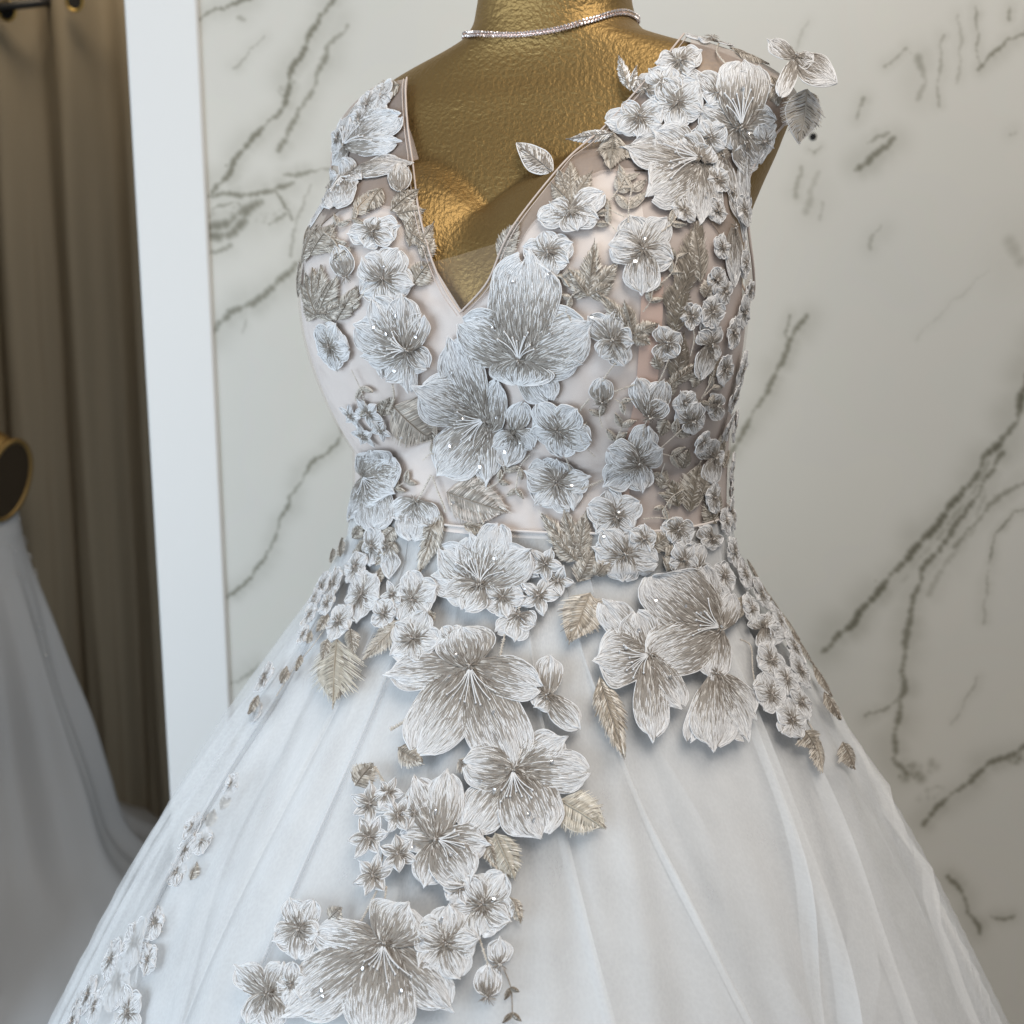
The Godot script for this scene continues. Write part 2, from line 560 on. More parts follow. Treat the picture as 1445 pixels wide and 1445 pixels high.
# a leaf with a rib and stitches that run out past its edge; metallic taupe or cream thread
func leaf(bx: float, by: float, tx: float, ty: float, w: float, opt := {}) -> MeshInstance3D:
	var tab: PackedFloat32Array = opt.get("tab", gown)
	var cn := plane_for(tab, (bx + tx) / 2, (by + ty) / 2)
	var c: Vector3 = cn[0]
	var n: Vector3 = cn[1]
	var free: bool = opt.get("free", false)
	var h0: float = opt.get("lift", lift + rng.randf_range(-0.0005, 0.0005) + on_skirt(c))
	var B := on_plane(bx, by, c, n)
	var T := on_plane(tx, ty, c, n)
	var far := (T - B).length() * 0.6 + 0.006
	B = settle(tab, bx, by, B, far, free or cn[2])
	T = settle(tab, tx, ty, T, far, free or cn[2])
	var q := Vector2(-(ty - by), tx - bx).normalized() * (w * 0.5)
	var mx := (bx + tx) / 2
	var my := (by + ty) / 2
	var E := (on_plane(mx + q.x, my + q.y, c, n) - on_plane(mx - q.x, my - q.y, c, n)) * 0.5
	var g := petal_grid(B, T, E, n, h0, 2, 0.0010, rng.randf_range(0.0, 0.0015), free, tab)
	var mb := MB.new()
	var dark: Color = opt.get("dark", TAUPE_THREAD)
	var pale: Color = opt.get("pale", CREAM_THREAD)
	var rows: int = g.rows
	var cols: int = g.cols
	var P: PackedVector3Array = g.p
	for j in rows:
		for k in cols:
			mb.vert(P[j * cols + k], n, dark.lerp(pale, 0.45 * absf(2.0 * k / (cols - 1) - 1.0)))
	mb.grid(0, rows, cols)
	mb.smooth()
	if mb.n[cols + cols / 2].dot(n) < 0.0:
		for k in mb.n.size(): mb.n[k] = -mb.n[k]
	var length := (T - B).length()
	var count := int(clampf(length / 0.0005, 12, 130))
	var fringe: float = opt.get("fringe", 0.14)
	for side in [-1.0, 1.0]:
		for k in count:
			var t := (k + rng.randf()) / count
			for part in 2:
				var s0 := rng.randf_range(0.0, 0.1) if part == 0 else rng.randf_range(0.35, 0.6)
				var s1 := rng.randf_range(0.45, 0.7) if part == 0 else 1.0
				var t0 := clampf(t * 0.95 + s0 * 0.12, 0.0, 0.99)
				var t1 := clampf(t * 0.95 + s1 * 0.14 + 0.02, 0.0, 0.999)
				var a := grid_at(g, t0, side * s0)
				var b := grid_at(g, t1, side * s1)
				if part == 1: b += (b - a) * rng.randf_range(-0.2, fringe * 4.0)
				var nn := grid_normal(g, t0, side * (s0 + s1) * 0.5, n)
				var col := dark if rng.randf() < (0.75 if part == 0 else 0.35) else pale
				if rng.randf() < 0.12: col = DARK_THREAD
				if rng.randf() < 0.08: col = Color(0.8, 0.76, 0.7)
				stitch(mb, a, b, nn, rng.randf_range(0.0005, 0.0008), rng.randf_range(0.0003, 0.0008), tone(col, 0.18))
	var rib := []
	for k in 9: rib.append(grid_at(g, k / 8.0, 0.0) + n * 0.0006)
	tube(mb, rib, 0.00035, tone(opt.get("rib", dark)), 4, 0.4)
	if opt.get("edge", false): edging(mb, g, 0.02, 0.0005, tone(pale))
	return put(opt.get("called", "leaf_applique"), mb, M.lurex, dress)

# a corded stem along points of the photograph
func stem(pts: Array, r := 0.0009, col := CREAM_THREAD, tab := gown, h := 0.0035) -> void:
	var c := Curve3D.new()
	for p in pts: c.add_point(conform(tab, hit(tab, p[0], p[1]), h))
	var len := c.get_baked_length()
	var out := []
	var k := maxi(int(len / 0.002), 3)
	for j in k + 1: out.append(c.sample_baked(len * j / k, true))
	var mb := MB.new()
	tube(mb, out, r * 0.7, tone(col), 5, 0.3)
	for j in k:
		var a: Vector3 = out[j]
		var b: Vector3 = out[j + 1]
		var n := normal_at(tab, a)
		var s := (b - a).cross(n).normalized() * r * 1.3
		for m in 2:
			var f := rng.randf()
			stitch(mb, a.lerp(b, f) - s + n * r * 0.4, a.lerp(b, f + 0.4) + s + n * r * 0.4, n, 0.0006, 0.0006, tone(col, 0.2))
	put("stem", mb, M.lurex, dress)

# a sprig: a stem with small outlined leaves
func sprig(pts: Array, size: float, col := CREAM_THREAD) -> void:
	stem(pts, 0.0005, col)
	for k in range(1, pts.size()):
		var a := Vector2(pts[k - 1][0], pts[k - 1][1])
		var b := Vector2(pts[k][0], pts[k][1])
		var d := (b - a).normalized()
		for side in [-1.0, 1.0]:
			var e := d.rotated(0.8 * side) * size * rng.randf_range(0.8, 1.1)
			leaf(b.x, b.y, b.x + e.x, b.y + e.y, size * 0.42, {"dark": col * 0.8, "pale": col, "fringe": 0.03, "edge": true})

func sequin(x: float, y: float) -> void:
	var c := hit(gown, x, y)
	var n := normal_at(gown, c)
	c = conform(gown, c, lift + 0.0046 + on_skirt(c))
	n = (n + Vector3(rng.randf_range(-0.4, 0.4), rng.randf_range(-0.3, 0.5), rng.randf_range(-0.3, 0.3))).normalized()
	var e1 := n.cross(Vector3.UP).normalized()
	var e2 := n.cross(e1)
	var mb := MB.new()
	var o := mb.vert(c - n * 0.0003, n)
	var ring := []
	for k in 10:
		var a := TAU * k / 10
		var d := e1 * cos(a) + e2 * sin(a)
		ring.append(mb.vert(c + d * 0.0014, (n - d * 0.25).normalized()))
	for k in 10: mb.tri(o, ring[k], ring[(k + 1) % 10])
	put("sequin", mb, M.sequin, dress)

# ------------------------------------------------------------------ materials
func relief(freq: float, octaves: int, size: int, seed_: int, kind := FastNoiseLite.TYPE_SIMPLEX_SMOOTH) -> NoiseTexture2D:
	var f := FastNoiseLite.new()
	f.noise_type = kind
	f.frequency = freq; f.fractal_octaves = octaves; f.seed = seed_
	var t := NoiseTexture2D.new()
	t.width = size; t.height = size; t.seamless = true; t.noise = f
	return t

func mat(r: float, g: float, b: float, rough: float, metal := 0.0) -> StandardMaterial3D:
	var m := StandardMaterial3D.new()
	m.albedo_color = Color(r, g, b).linear_to_srgb()
	m.roughness = rough; m.metallic = metal
	return m

func materials() -> void:
	var th := mat(1, 1, 1, 0.55)
	th.vertex_color_use_as_albedo = true
	th.metallic_specular = 0.45
	M.thread = th
	var lu := mat(1, 1, 1, 0.48)
	lu.vertex_color_use_as_albedo = true
	lu.metallic = 0.12
	M.lurex = lu
	M.sequin = mat(0.92, 0.92, 0.93, 0.12, 0.9)
	var gold := mat(0.32, 0.212, 0.085, 0.52, 1.0)
	gold.heightmap_enabled = true
	gold.heightmap_texture = relief(0.035, 3, 512, 4)
	gold.heightmap_scale = 0.085
	gold.uv1_triplanar = true
	gold.uv1_scale = Vector3(12.5, 12.5, 12.5)
	M.gold = gold
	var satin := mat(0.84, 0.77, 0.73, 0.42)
	satin.rim_enabled = true; satin.rim = 0.3
	satin.heightmap_enabled = true
	satin.heightmap_texture = relief(0.012, 3, 256, 9)
	satin.heightmap_scale = 0.7
	satin.uv1_triplanar = true
	satin.uv1_scale = Vector3(5, 5, 5)
	M.satin = satin
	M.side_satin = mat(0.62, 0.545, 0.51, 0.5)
	M.boning = mat(0.72, 0.53, 0.45, 0.5)
	var net := mat(0.60, 0.50, 0.45, 0.9)
	net.transparency = BaseMaterial3D.TRANSPARENCY_ALPHA
	net.albedo_color.a = 0.2
	M.net = net
	var yk := net.duplicate()
	yk.albedo_color = Color(0.57, 0.475, 0.425, 1.0).linear_to_srgb()
	yk.albedo_color.a = 0.76
	M.yoke = yk
	var sheer := mat(0.62, 0.51, 0.38, 0.9)
	sheer.transparency = BaseMaterial3D.TRANSPARENCY_ALPHA
	sheer.albedo_color.a = 0.22
	M.sheer = sheer
	M.piping = mat(0.66, 0.57, 0.52, 0.6)
	var grain := FastNoiseLite.new()
	grain.noise_type = FastNoiseLite.TYPE_CELLULAR; grain.frequency = 0.22; grain.seed = 31
	var gi := grain.get_seamless_image(512, 512)
	var soft := FastNoiseLite.new()
	soft.frequency = 0.012; soft.seed = 8; soft.fractal_octaves = 3
	var si := soft.get_seamless_image(512, 512)
	var mesh_img := Image.create(512, 512, false, Image.FORMAT_RGBA8)
	for j in 512:
		for i in 512:
			mesh_img.set_pixel(i, j, Color(1, 1, 1, clampf(0.68 + 0.16 * (gi.get_pixel(i, j).r - 0.5) + 0.28 * (si.get_pixel(i, j).r - 0.5), 0.25, 1.0)))
	var mesh_tex := ImageTexture.create_from_image(mesh_img)
	for m in [net, yk, sheer]:
		m.albedo_texture = mesh_tex
		m.uv1_triplanar = true
		m.uv1_scale = Vector3(4, 4, 4)
	var tulle := mat(0.86, 0.87, 0.88, 0.95)
	tulle.transparency = BaseMaterial3D.TRANSPARENCY_ALPHA
	tulle.albedo_color.a = 0.52
	tulle.albedo_texture = mesh_tex
	tulle.uv1_scale = Vector3(3, 3, 3)
	M.tulle = tulle
	var lining := mat(0.85, 0.85, 0.855, 0.7)
	M.lining = lining
	M.shaded_gown_cloth = mat(0.46, 0.465, 0.475, 0.6)  # white cloth greyed: the niche shade is put into its colour
	M.shaded_gold = mat(0.035, 0.022, 0.009, 0.6, 0.3)  # darkened gold: shade on the arm plate put into its colour
	M.paint = mat(0.80, 0.80, 0.79, 0.6)
	M.floor = mat(0.42, 0.42, 0.42, 0.5)
	M.black = mat(0.012, 0.012, 0.013, 0.4)
	M.hole = mat(0.01, 0.01, 0.01, 0.9)
	M.brass = mat(0.55, 0.40, 0.14, 0.3, 1.0)
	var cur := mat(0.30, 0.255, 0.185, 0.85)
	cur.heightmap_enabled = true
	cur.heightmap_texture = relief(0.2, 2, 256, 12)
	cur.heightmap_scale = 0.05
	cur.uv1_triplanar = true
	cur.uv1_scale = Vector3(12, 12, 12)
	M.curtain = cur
	M.stone = mat(0.86, 0.78, 0.76, 0.08, 0.85)
	M.rose = mat(0.72, 0.52, 0.46, 0.25, 1.0)

# ------------------------------------------------------------------ marble
const WALL_Z := -0.70
const SLAB := 1.7          # metres across one slab
const SLAB_X := -0.55
const SLAB_Y := 0.05
const TEX := 1792
var vein_map := PackedFloat32Array()

func dab(x: float, y: float, r: float, k: float) -> void:
	var R := int(ceil(r * 2.0))
	for j in range(maxi(int(y) - R, 0), mini(int(y) + R + 1, TEX)):
		for i in range(maxi(int(x) - R, 0), mini(int(x) + R + 1, TEX)):
			var d := ((i - x) * (i - x) + (j - y) * (j - y)) / (r * r)
			if d < 4.0:
				var v := k * exp(-d * 1.6)
				var at_ := j * TEX + i
				if v > vein_map[at_]: vein_map[at_] = v

func vein(pts: Array, w: float, k: float) -> void:
	var q := []
	for p in pts:
		var s := on_wall(p[0], p[1], WALL_Z)
		q.append(Vector2((s.x - SLAB_X) / SLAB * TEX, (1.0 - (s.y - SLAB_Y) / SLAB) * TEX))
	var run := rng.randf() * 1000.0
	for a in q.size() - 1:
		var A: Vector2 = q[a]
		var B: Vector2 = q[a + 1]
		var L := A.distance_to(B)
		var nrm := (B - A).orthogonal().normalized()
		var steps := int(L / 1.1) + 1
		for s in steps:
			run += 1.1
			var p := A.lerp(B, float(s) / steps) + nrm * (noise.get_noise_2d(run * 2.2, 7.0) * 7.0 + noise.get_noise_2d(run * 11.0, 90.0) * 1.3)
			var v := noise.get_noise_2d(run * 2.2, 300.0) + noise.get_noise_2d(run * 9.0, 500.0) * 0.7
			dab(p.x, p.y, maxf(w * 0.86 * (1.0 + 0.6 * v), 1.9), k * clampf(0.90 + v * 0.6, 0.5, 1.1))
			if s % 7 == 0: dab(p.x + nrm.x * w * noise.get_noise_2d(run, 40.0) * 4.0, p.y + nrm.y * w * noise.get_noise_2d(run, 40.0) * 4.0, w * 4.2, k * 0.20)
			if s % 5 == 0: dab(p.x + nrm.x * w, p.y + nrm.y * w, w * 2.2 * (1.0 + v * 0.6), k * 0.30 * clampf(0.6 + v, 0.0, 1.0))
			if v > 0.4 and s % 4 == 0: dab(p.x + rng.randf_range(-1, 1) * w * 1.5, p.y + rng.randf_range(-1, 1) * w * 1.5, w * rng.randf_range(0.2, 0.5), k * rng.randf_range(0.3, 0.8))

func smudge(x: float, y: float, r: float, k: float) -> void:
	var s := on_wall(x, y, WALL_Z)
	var c := Vector2((s.x - SLAB_X) / SLAB * TEX, (1.0 - (s.y - SLAB_Y) / SLAB) * TEX)
	for j in 26:
		var a := rng.randf() * TAU
		var d := sqrt(rng.randf()) * r
		dab(c.x + cos(a) * d * 1.3 + d * 0.3, c.y + sin(a) * d * 0.7 - cos(a) * d * 0.4, r * rng.randf_range(0.15, 0.5), k * rng.randf_range(0.25, 1.0))

func marble() -> StandardMaterial3D:
	vein_map.resize(TEX * TEX)
	# left of the gown
	vein([[478, -20], [440, 45], [428, 75], [412, 95], [408, 125], [398, 150], [393, 160], [355, 195], [328, 232], [312, 255], [298, 275]], 6.5, 0.62)
	vein([[490, 36], [465, 60], [455, 90], [445, 115], [430, 140], [415, 170], [405, 195], [392, 212]], 6.5, 0.5)
	vein([[290, 276], [340, 275], [385, 270], [416, 257]], 6.0, 0.55)
	vein([[290, 322], [330, 308], [350, 292], [368, 283]], 10.0, 0.6)
	vein([[292, 335], [325, 330], [345, 312], [350, 296]], 10.0, 0.6)
	vein([[300, 296], [330, 285], [350, 300], [355, 280]], 4.0, 0.4)
	vein([[292, 358], [325, 345]], 5.0, 0.4)
	vein([[400, 245], [430, 242], [465, 240], [490, 222]], 5.0, 0.45)
	vein([[437, 260], [424, 300], [414, 330], [410, 362]], 4.0, 0.28)
	vein([[385, 270], [398, 286], [408, 298], [412, 310]], 4.0, 0.5)
	vein([[408, 298], [392, 308], [380, 318]], 5.0, 0.4)
	vein([[430, 362], [400, 392], [378, 412], [355, 430], [325, 440], [308, 455], [298, 478]], 7.5, 0.55)
	vein([[346, 436], [341, 470]], 4.0, 0.25)
	vein([[486, 590], [475, 625], [462, 640], [440, 655], [425, 675], [410, 700], [403, 720], [388, 750], [378, 780], [355, 815], [320, 845]], 5.0, 0.55)
	vein([[275, 30], [305, 12], [335, 5], [355, -5]], 5.0, 0.55)
	vein([[372, 50], [350, 75], [328, 96]], 3.5, 0.25)
	vein([[336, 22], [346, 25]], 5.0, 0.3)
	vein([[325, 965], [345, 955], [365, 935]], 5.0, 0.35)
	smudge(305, 312, 24, 0.34); smudge(340, 292, 20, 0.26); smudge(400, 125, 14, 0.35); smudge(375, 305, 16, 0.22)
	# right of the gown
	vein([[1460, 480], [1450, 540], [1435, 590], [1415, 620], [1390, 645], [1370, 680], [1345, 710], [1320, 745], [1290, 775], [1255, 815], [1235, 840], [1200, 880], [1160, 920]], 9.0, 0.72)
	vein([[1412, 638], [1395, 670], [1375, 705], [1350, 740], [1330, 765], [1305, 800], [1290, 840], [1286, 866]], 7.5, 0.6)
	vein([[1395, 650], [1370, 700], [1340, 735], [1325, 760]], 9.0, 0.33)
	vein([[1390, 690], [1378, 735], [1350, 775], [1322, 815], [1310, 840]], 8.0, 0.24)
	vein([[1330, 745], [1300, 785], [1270, 820]], 9.0, 0.22)
	vein([[1460, 672], [1420, 695], [1395, 715], [1370, 745], [1345, 770]], 6.5, 0.42)
	vein([[1460, 712], [1430, 724], [1412, 742], [1400, 768], [1396, 795]], 3.0, 0.5)
	vein([[1396, 805], [1390, 835], [1386, 880]], 4.0, 0.28)
	vein([[1286, 866], [1280, 900], [1273, 940], [1275, 965], [1270, 1000], [1263, 1040], [1260, 1070], [1278, 1094]], 8.0, 0.58)
	vein([[1268, 985], [1245, 1000], [1220, 1010]], 5.0, 0.5)
	vein([[1460, 1046], [1430, 1065], [1400, 1075], [1370, 1100], [1345, 1120], [1320, 1140], [1303, 1165]], 7.5, 0.62)
	smudge(1438, 1066, 17, 0.6); smudge(1288, 1088, 24, 0.5); smudge(1310, 1120, 18, 0.2)
	vein([[1338, 1236], [1354, 1250], [1366, 1285], [1385, 1318]], 6.0, 0.6)
	vein([[1398, 1296], [1415, 1296], [1432, 1290]], 5.0, 0.5)
	vein([[1380, 955], [1362, 990], [1340, 1022]], 3.0, 0.28)
	vein([[1138, 445], [1115, 480], [1105, 510], [1085, 545], [1065, 580], [1045, 615], [1030, 645]], 6.5, 0.55)
	vein([[1113, 445], [1109, 475]], 4.5, 0.5)
	vein([[1460, 20], [1444, 45], [1420, 58], [1400, 78], [1380, 99]], 4.5, 0.55)
	vein([[1374, 10], [1378, 45], [1382, 98]], 3.5, 0.4)
	vein([[1425, 10], [1424, 28]], 4.0, 0.4)
	vein([[1262, 196], [1240, 216], [1222, 228], [1205, 238]], 7.0, 0.6)
	vein([[1226, 204], [1238, 193], [1254, 186]], 5.0, 0.4)
	vein([[1278, 68], [1262, 82], [1248, 95]], 4.0, 0.4)
	vein([[1220, 140], [1212, 152], [1207, 168]], 4.5, 0.4)
	vein([[1298, 80], [1304, 112], [1294, 140]], 8.0, 0.34)
	vein([[1330, 50], [1326, 100], [1322, 150]], 4.0, 0.3)
	vein([[1352, 20], [1356, 80], [1350, 118]], 4.0, 0.22)
	vein([[1132, 236], [1122, 278]], 5.0, 0.3)
	vein([[1153, 240], [1146, 262], [1138, 300]], 8.0, 0.24)
	vein([[1160, 285], [1157, 310]], 5.0, 0.22)
	vein([[1242, 318], [1230, 335], [1228, 352]], 5.0, 0.28)
	vein([[1142, 30], [1120, 75]], 3.0, 0.18)
	vein([[1140, 212], [1150, 218], [1160, 206]], 2.5, 0.4)
	vein([[1425, 188], [1435, 184]], 4.0, 0.25)
	vein([[1425, 340], [1438, 370]], 14.0, 0.2)
	vein([[1395, 380], [1350, 420], [1290, 480]], 2.5, 0.12)
	var wear := FastNoiseLite.new()
	wear.frequency = 0.004; wear.fractal_octaves = 4; wear.seed = 21
	var img := Image.create(TEX, TEX, false, Image.FORMAT_RGB8)
	var raw := PackedByteArray()
	raw.resize(TEX * TEX * 3)
	var cloud := wear.get_image(448, 448, false, false, false)
	var grain := PackedFloat32Array()
	for j in 448:
		for i in 448: grain.append(cloud.get_pixel(i, j).r - 0.5)
	var step := TEX / 448
	for j in TEX:
		for i in TEX:
			var k := j * TEX + i
			var v := vein_map[k]
			var gk := grain[(j / step) * 448 + i / step]
			var base := 0.905 + gk * 0.05
			var warm := gk * 0.02
			raw[k * 3] = int(255.0 * clampf(base + warm - v * 0.545, 0.05, 1.0))
			raw[k * 3 + 1] = int(255.0 * clampf(base - 0.006 - v * 0.550, 0.05, 1.0))
			raw[k * 3 + 2] = int(255.0 * clampf(base - 0.026 - warm - v * 0.595, 0.05, 1.0))
	img.set_data(TEX, TEX, false, Image.FORMAT_RGB8, raw)
	vein_map.clear()
	var m := mat(1, 1, 1, 0.33)
	m.albedo_color = Color(0.925, 0.92, 0.905)
	m.albedo_texture = ImageTexture.create_from_image(img)
	return m

# ------------------------------------------------------------------ scene
func _ready() -> void:
	rng.seed = 11
	noise.seed = 5; noise.frequency = 0.01
	var cam := Camera3D.new()
	cam.name = "camera"
	cam.position = CAM
	cam.rotation_degrees = Vector3(PITCH, 0, 0)
	cam.near = 0.05; cam.far = 50.0
	var at_ := CameraAttributesPhysical.new()
	at_.frustum_focal_length = 39.3
	at_.frustum_near = 0.05; at_.frustum_far = 50.0
	at_.exposure_aperture = 6.5
	at_.frustum_focus_distance = 0.86
	cam.attributes = at_
	add_child(cam)
	cam.fov = FOV
	var env := Environment.new()
	env.background_mode = Environment.BG_COLOR
	env.background_color = Color(0.39, 0.395, 0.40)
	env.background_energy_multiplier = 2.1
	env.tonemap_mode = Environment.TONE_MAPPER_LINEAR
	env.tonemap_exposure = 1.02
	env.sdfgi_enabled = true; env.ssao_enabled = true; env.ssil_enabled = true
	var we := WorldEnvironment.new()
	we.name = "environment"
	we.environment = env
	add_child(we)
	lamp("window_light", Vector3(-2.2, 0.80, 1.6), Vector3(0.0, 0.95, 0.0), Vector2(2.1, 2.0), Color(0.87, 0.94, 1.0), 6.0)
	lamp("ceiling_light", Vector3(0.5, 2.75, 1.0), Vector3(0.1, 1.0, -0.1), Vector2(1.3, 1.0), Color(1.0, 0.96, 0.91), 2.6)
	lamp("fitting_room_light", Vector3(-0.85, 2.12, -1.20), Vector3(-0.82, 1.2, -1.42), Vector2(0.25, 0.12), Color(1.0, 0.92, 0.80), 0.13)
	bake()
	materials()
	setting()
	curtain_niche()
	second_gown()
	form()
	bodice()
	skirt()
	appliques()
	necklace()

func lamp(called: String, from: Vector3, to: Vector3, size: Vector2, col: Color, energy: float) -> void:
	var l := AreaLight3D.new()
	l.name = called
	l.area_size = size
	l.light_color = col
	l.light_energy = energy
	l.area_range = 12.0
	l.shadow_enabled = true
	add_child(l)
	l.look_at_from_position(from, to)

func setting() -> void:
	var mb := MB.new()
	var w := 3
	for e in [[SLAB_X + 0.05, 0.0], [SLAB_X + SLAB * 1.6, 0.0], [SLAB_X + SLAB * 1.6, 2.7], [SLAB_X + 0.05, 2.7]]:
		mb.vert(Vector3(e[0], e[1], WALL_Z), Vector3(0, 0, 1), Color.WHITE, Vector2((e[0] - SLAB_X) / SLAB, 1.0 - (e[1] - SLAB_Y) / SLAB))
	mb.quad(0, 1, 2, 3)
	for q in [[0, 1], [1, 2], [2, 3], [3, 0]]:               # the slab's thickness
		var a: Vector3 = mb.v[q[0]]
		var b: Vector3 = mb.v[q[1]]
		var nn := (b - a).cross(Vector3(0, 0, 1)).normalized()
		var f := mb.v.size()
		for p in [a, b, b - Vector3(0, 0, 0.06), a - Vector3(0, 0, 0.06)]: mb.vert(p, nn, Color.WHITE, Vector2(0.5, 0.5))
		mb.quad(f, f + 1, f + 2, f + 3)
	var wall := put("marble_wall", mb, marble())
	tag(wall, "polished white marble wall with brown grey veins behind the gown", "wall", "structure")
	var hp := on_wall(1147, 193, WALL_Z)
	var hm := MB.new()
	var c0 := hm.vert(hp + Vector3(0, 0, 0.0012), Vector3(0, 0, 1))
	for k in 16:
		var d := Vector3(cos(TAU * k / 16), sin(TAU * k / 16), 0)
		hm.vert(hp + d * 0.0052 + Vector3(0, 0, 0.0010), (Vector3(0, 0, 1) + d).normalized())
	for k in 16: hm.tri(c0, c0 + 1 + k, c0 + 1 + (k + 1) % 16)
	put("screw_hole", hm, M.hole, wall)
	var fl := MB.new()
	for e in [[-3, -2.2], [3, -2.2], [3, 3.0], [-3, 3.0]]: fl.vert(Vector3(e[0], 0, e[1]), Vector3.UP)
	fl.quad(0, 1, 2, 3)
	tag(put("floor", fl, M.floor), "pale floor of the shop below the gowns", "floor", "structure")
	var pm := MB.new()
	box(pm, Vector3(-0.537, 0.0, -1.70), Vector3(-0.436, 2.7, WALL_Z + 0.007), 0.003)
	tag(put("white_pillar", pm, M.paint), "smooth white painted pillar between the beige curtain and the marble wall", "pillar", "structure")
	var bm := MB.new()
	box(bm, Vector3(-2.6, 0.0, -1.80), Vector3(-0.45, 2.7, -1.70), 0.004)
	tag(put("back_wall", bm, M.paint), "wall of the fitting room behind the curtain", "wall", "structure")
	var sm := MB.new()
	box(sm, Vector3(-2.6, 0.0, -0.80), Vector3(-0.885, 2.7, WALL_Z), 0.004)  # unseen panel, added to keep the window light out of the niche
	tag(put("shade_panel", sm, M.paint), "unseen white panel added left of the fitting room opening to shade it", "wall", "structure")
	var cm := MB.new()
	box(cm, Vector3(-2.6, 2.62, -1.70), Vector3(-0.535, 2.70, WALL_Z - 0.002), 0.004)  # added out of view to stop light falling in from above
	tag(put("shade_ceiling", cm, M.paint), "unseen slab added above the fitting room to keep light out", "ceiling", "structure")
	var lm := MB.new()
	box(lm, Vector3(-0.885, 2.0, -0.80), Vector3(-0.535, 2.62, WALL_Z), 0.004)  # added above the opening, out of view, to block light
	tag(put("shade_lintel", lm, M.paint), "unseen white slab added above the fitting room opening to block light", "wall", "structure")
	var em := MB.new()
	box(em, Vector3(-2.6, 0.0, -1.70), Vector3(-2.52, 2.62, -0.80), 0.004)  # unseen, added so the niche stays closed and dark
	tag(put("shade_side_wall", em, M.paint), "unseen wall added to close the far side of the fitting room from light", "wall", "structure")

func curtain_niche() -> void:
	var z0 := -1.42
	var top := 1.895
	var c := thing("curtain", "beige grommet curtain hanging in folds from the black rod", "curtain", Vector3(-1.05, 0, z0))
	var mb := MB.new()
	var cols := 170
	var rows := 30
	for j in rows:
		var t := float(j) / (rows - 1)
		var y := lerpf(top, 0.03, t)
		for k in cols:
			var x := lerpf(-0.60, 0.46, float(k) / (cols - 1))
			var ph := (x + 0.95) * TAU / 0.135
			var z := 0.026 * sin(ph + 0.5 * sin(t * 3.0)) * (1.0 - 0.15 * t) + 0.012 * sin(ph * 0.53 + 1.0 + t * 1.5) * t + 0.006 * sin(ph * 2.1 + t * 4.0) * smoothstep(0.02, 0.3, t)
			z += 0.007 * sin(ph * 3.3 + t * 2.0) * t + noise.get_noise_2d(x * 900.0, y * 120.0) * 0.007
			mb.vert(Vector3(x, y, z), Vector3(0, 0, 1), Color.WHITE, Vector2(x, y))
	mb.grid(0, rows, cols)
	mb.smooth()
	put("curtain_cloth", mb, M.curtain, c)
	for g in [[10, 15], [105, 1], [-85, 26]]:
		var p := on_wall(g[0], g[1], z0 + 0.045) - c.position
		var gm := MB.new()
		var ring := []
		for k in 24: ring.append(p + Vector3(cos(TAU * k / 24) * 0.0155, sin(TAU * k / 24) * 0.0185, 0))
		tube(gm, ring, 0.003, Color.WHITE, 6, 0.0, true)
		var e := put("grommet", gm, M.brass, c)
		var hm := MB.new()
		var o := hm.vert(p + Vector3(0, 0, 0.0005), Vector3(0, 0, 1))
		for k in 20: hm.vert(p + Vector3(cos(TAU * k / 20) * 0.0155, sin(TAU * k / 20) * 0.0185, 0.0005), Vector3(0, 0, 1))
		for k in 20: hm.tri(o, o + 1 + k, o + 1 + (k + 1) % 20)
		put("opening", hm, M.hole, e)
	var r := thing("curtain_rod", "black metal curtain rod above the beige curtain", "curtain rod", Vector3(-1.05, 1.85, z0))
	var rm := MB.new()
	var a := on_wall(-140, 25, z0 + 0.06) - r.position
	var b := on_wall(54, 4, z0 + 0.05) - r.position
	var b2 := on_wall(75, 2, z0 - 0.01) - r.position
	tube(rm, [a, a.lerp(b, 0.3), a.lerp(b, 0.6), b, b2], 0.0085, Color.WHITE, 12)
	put("rod", rm, M.black, r)

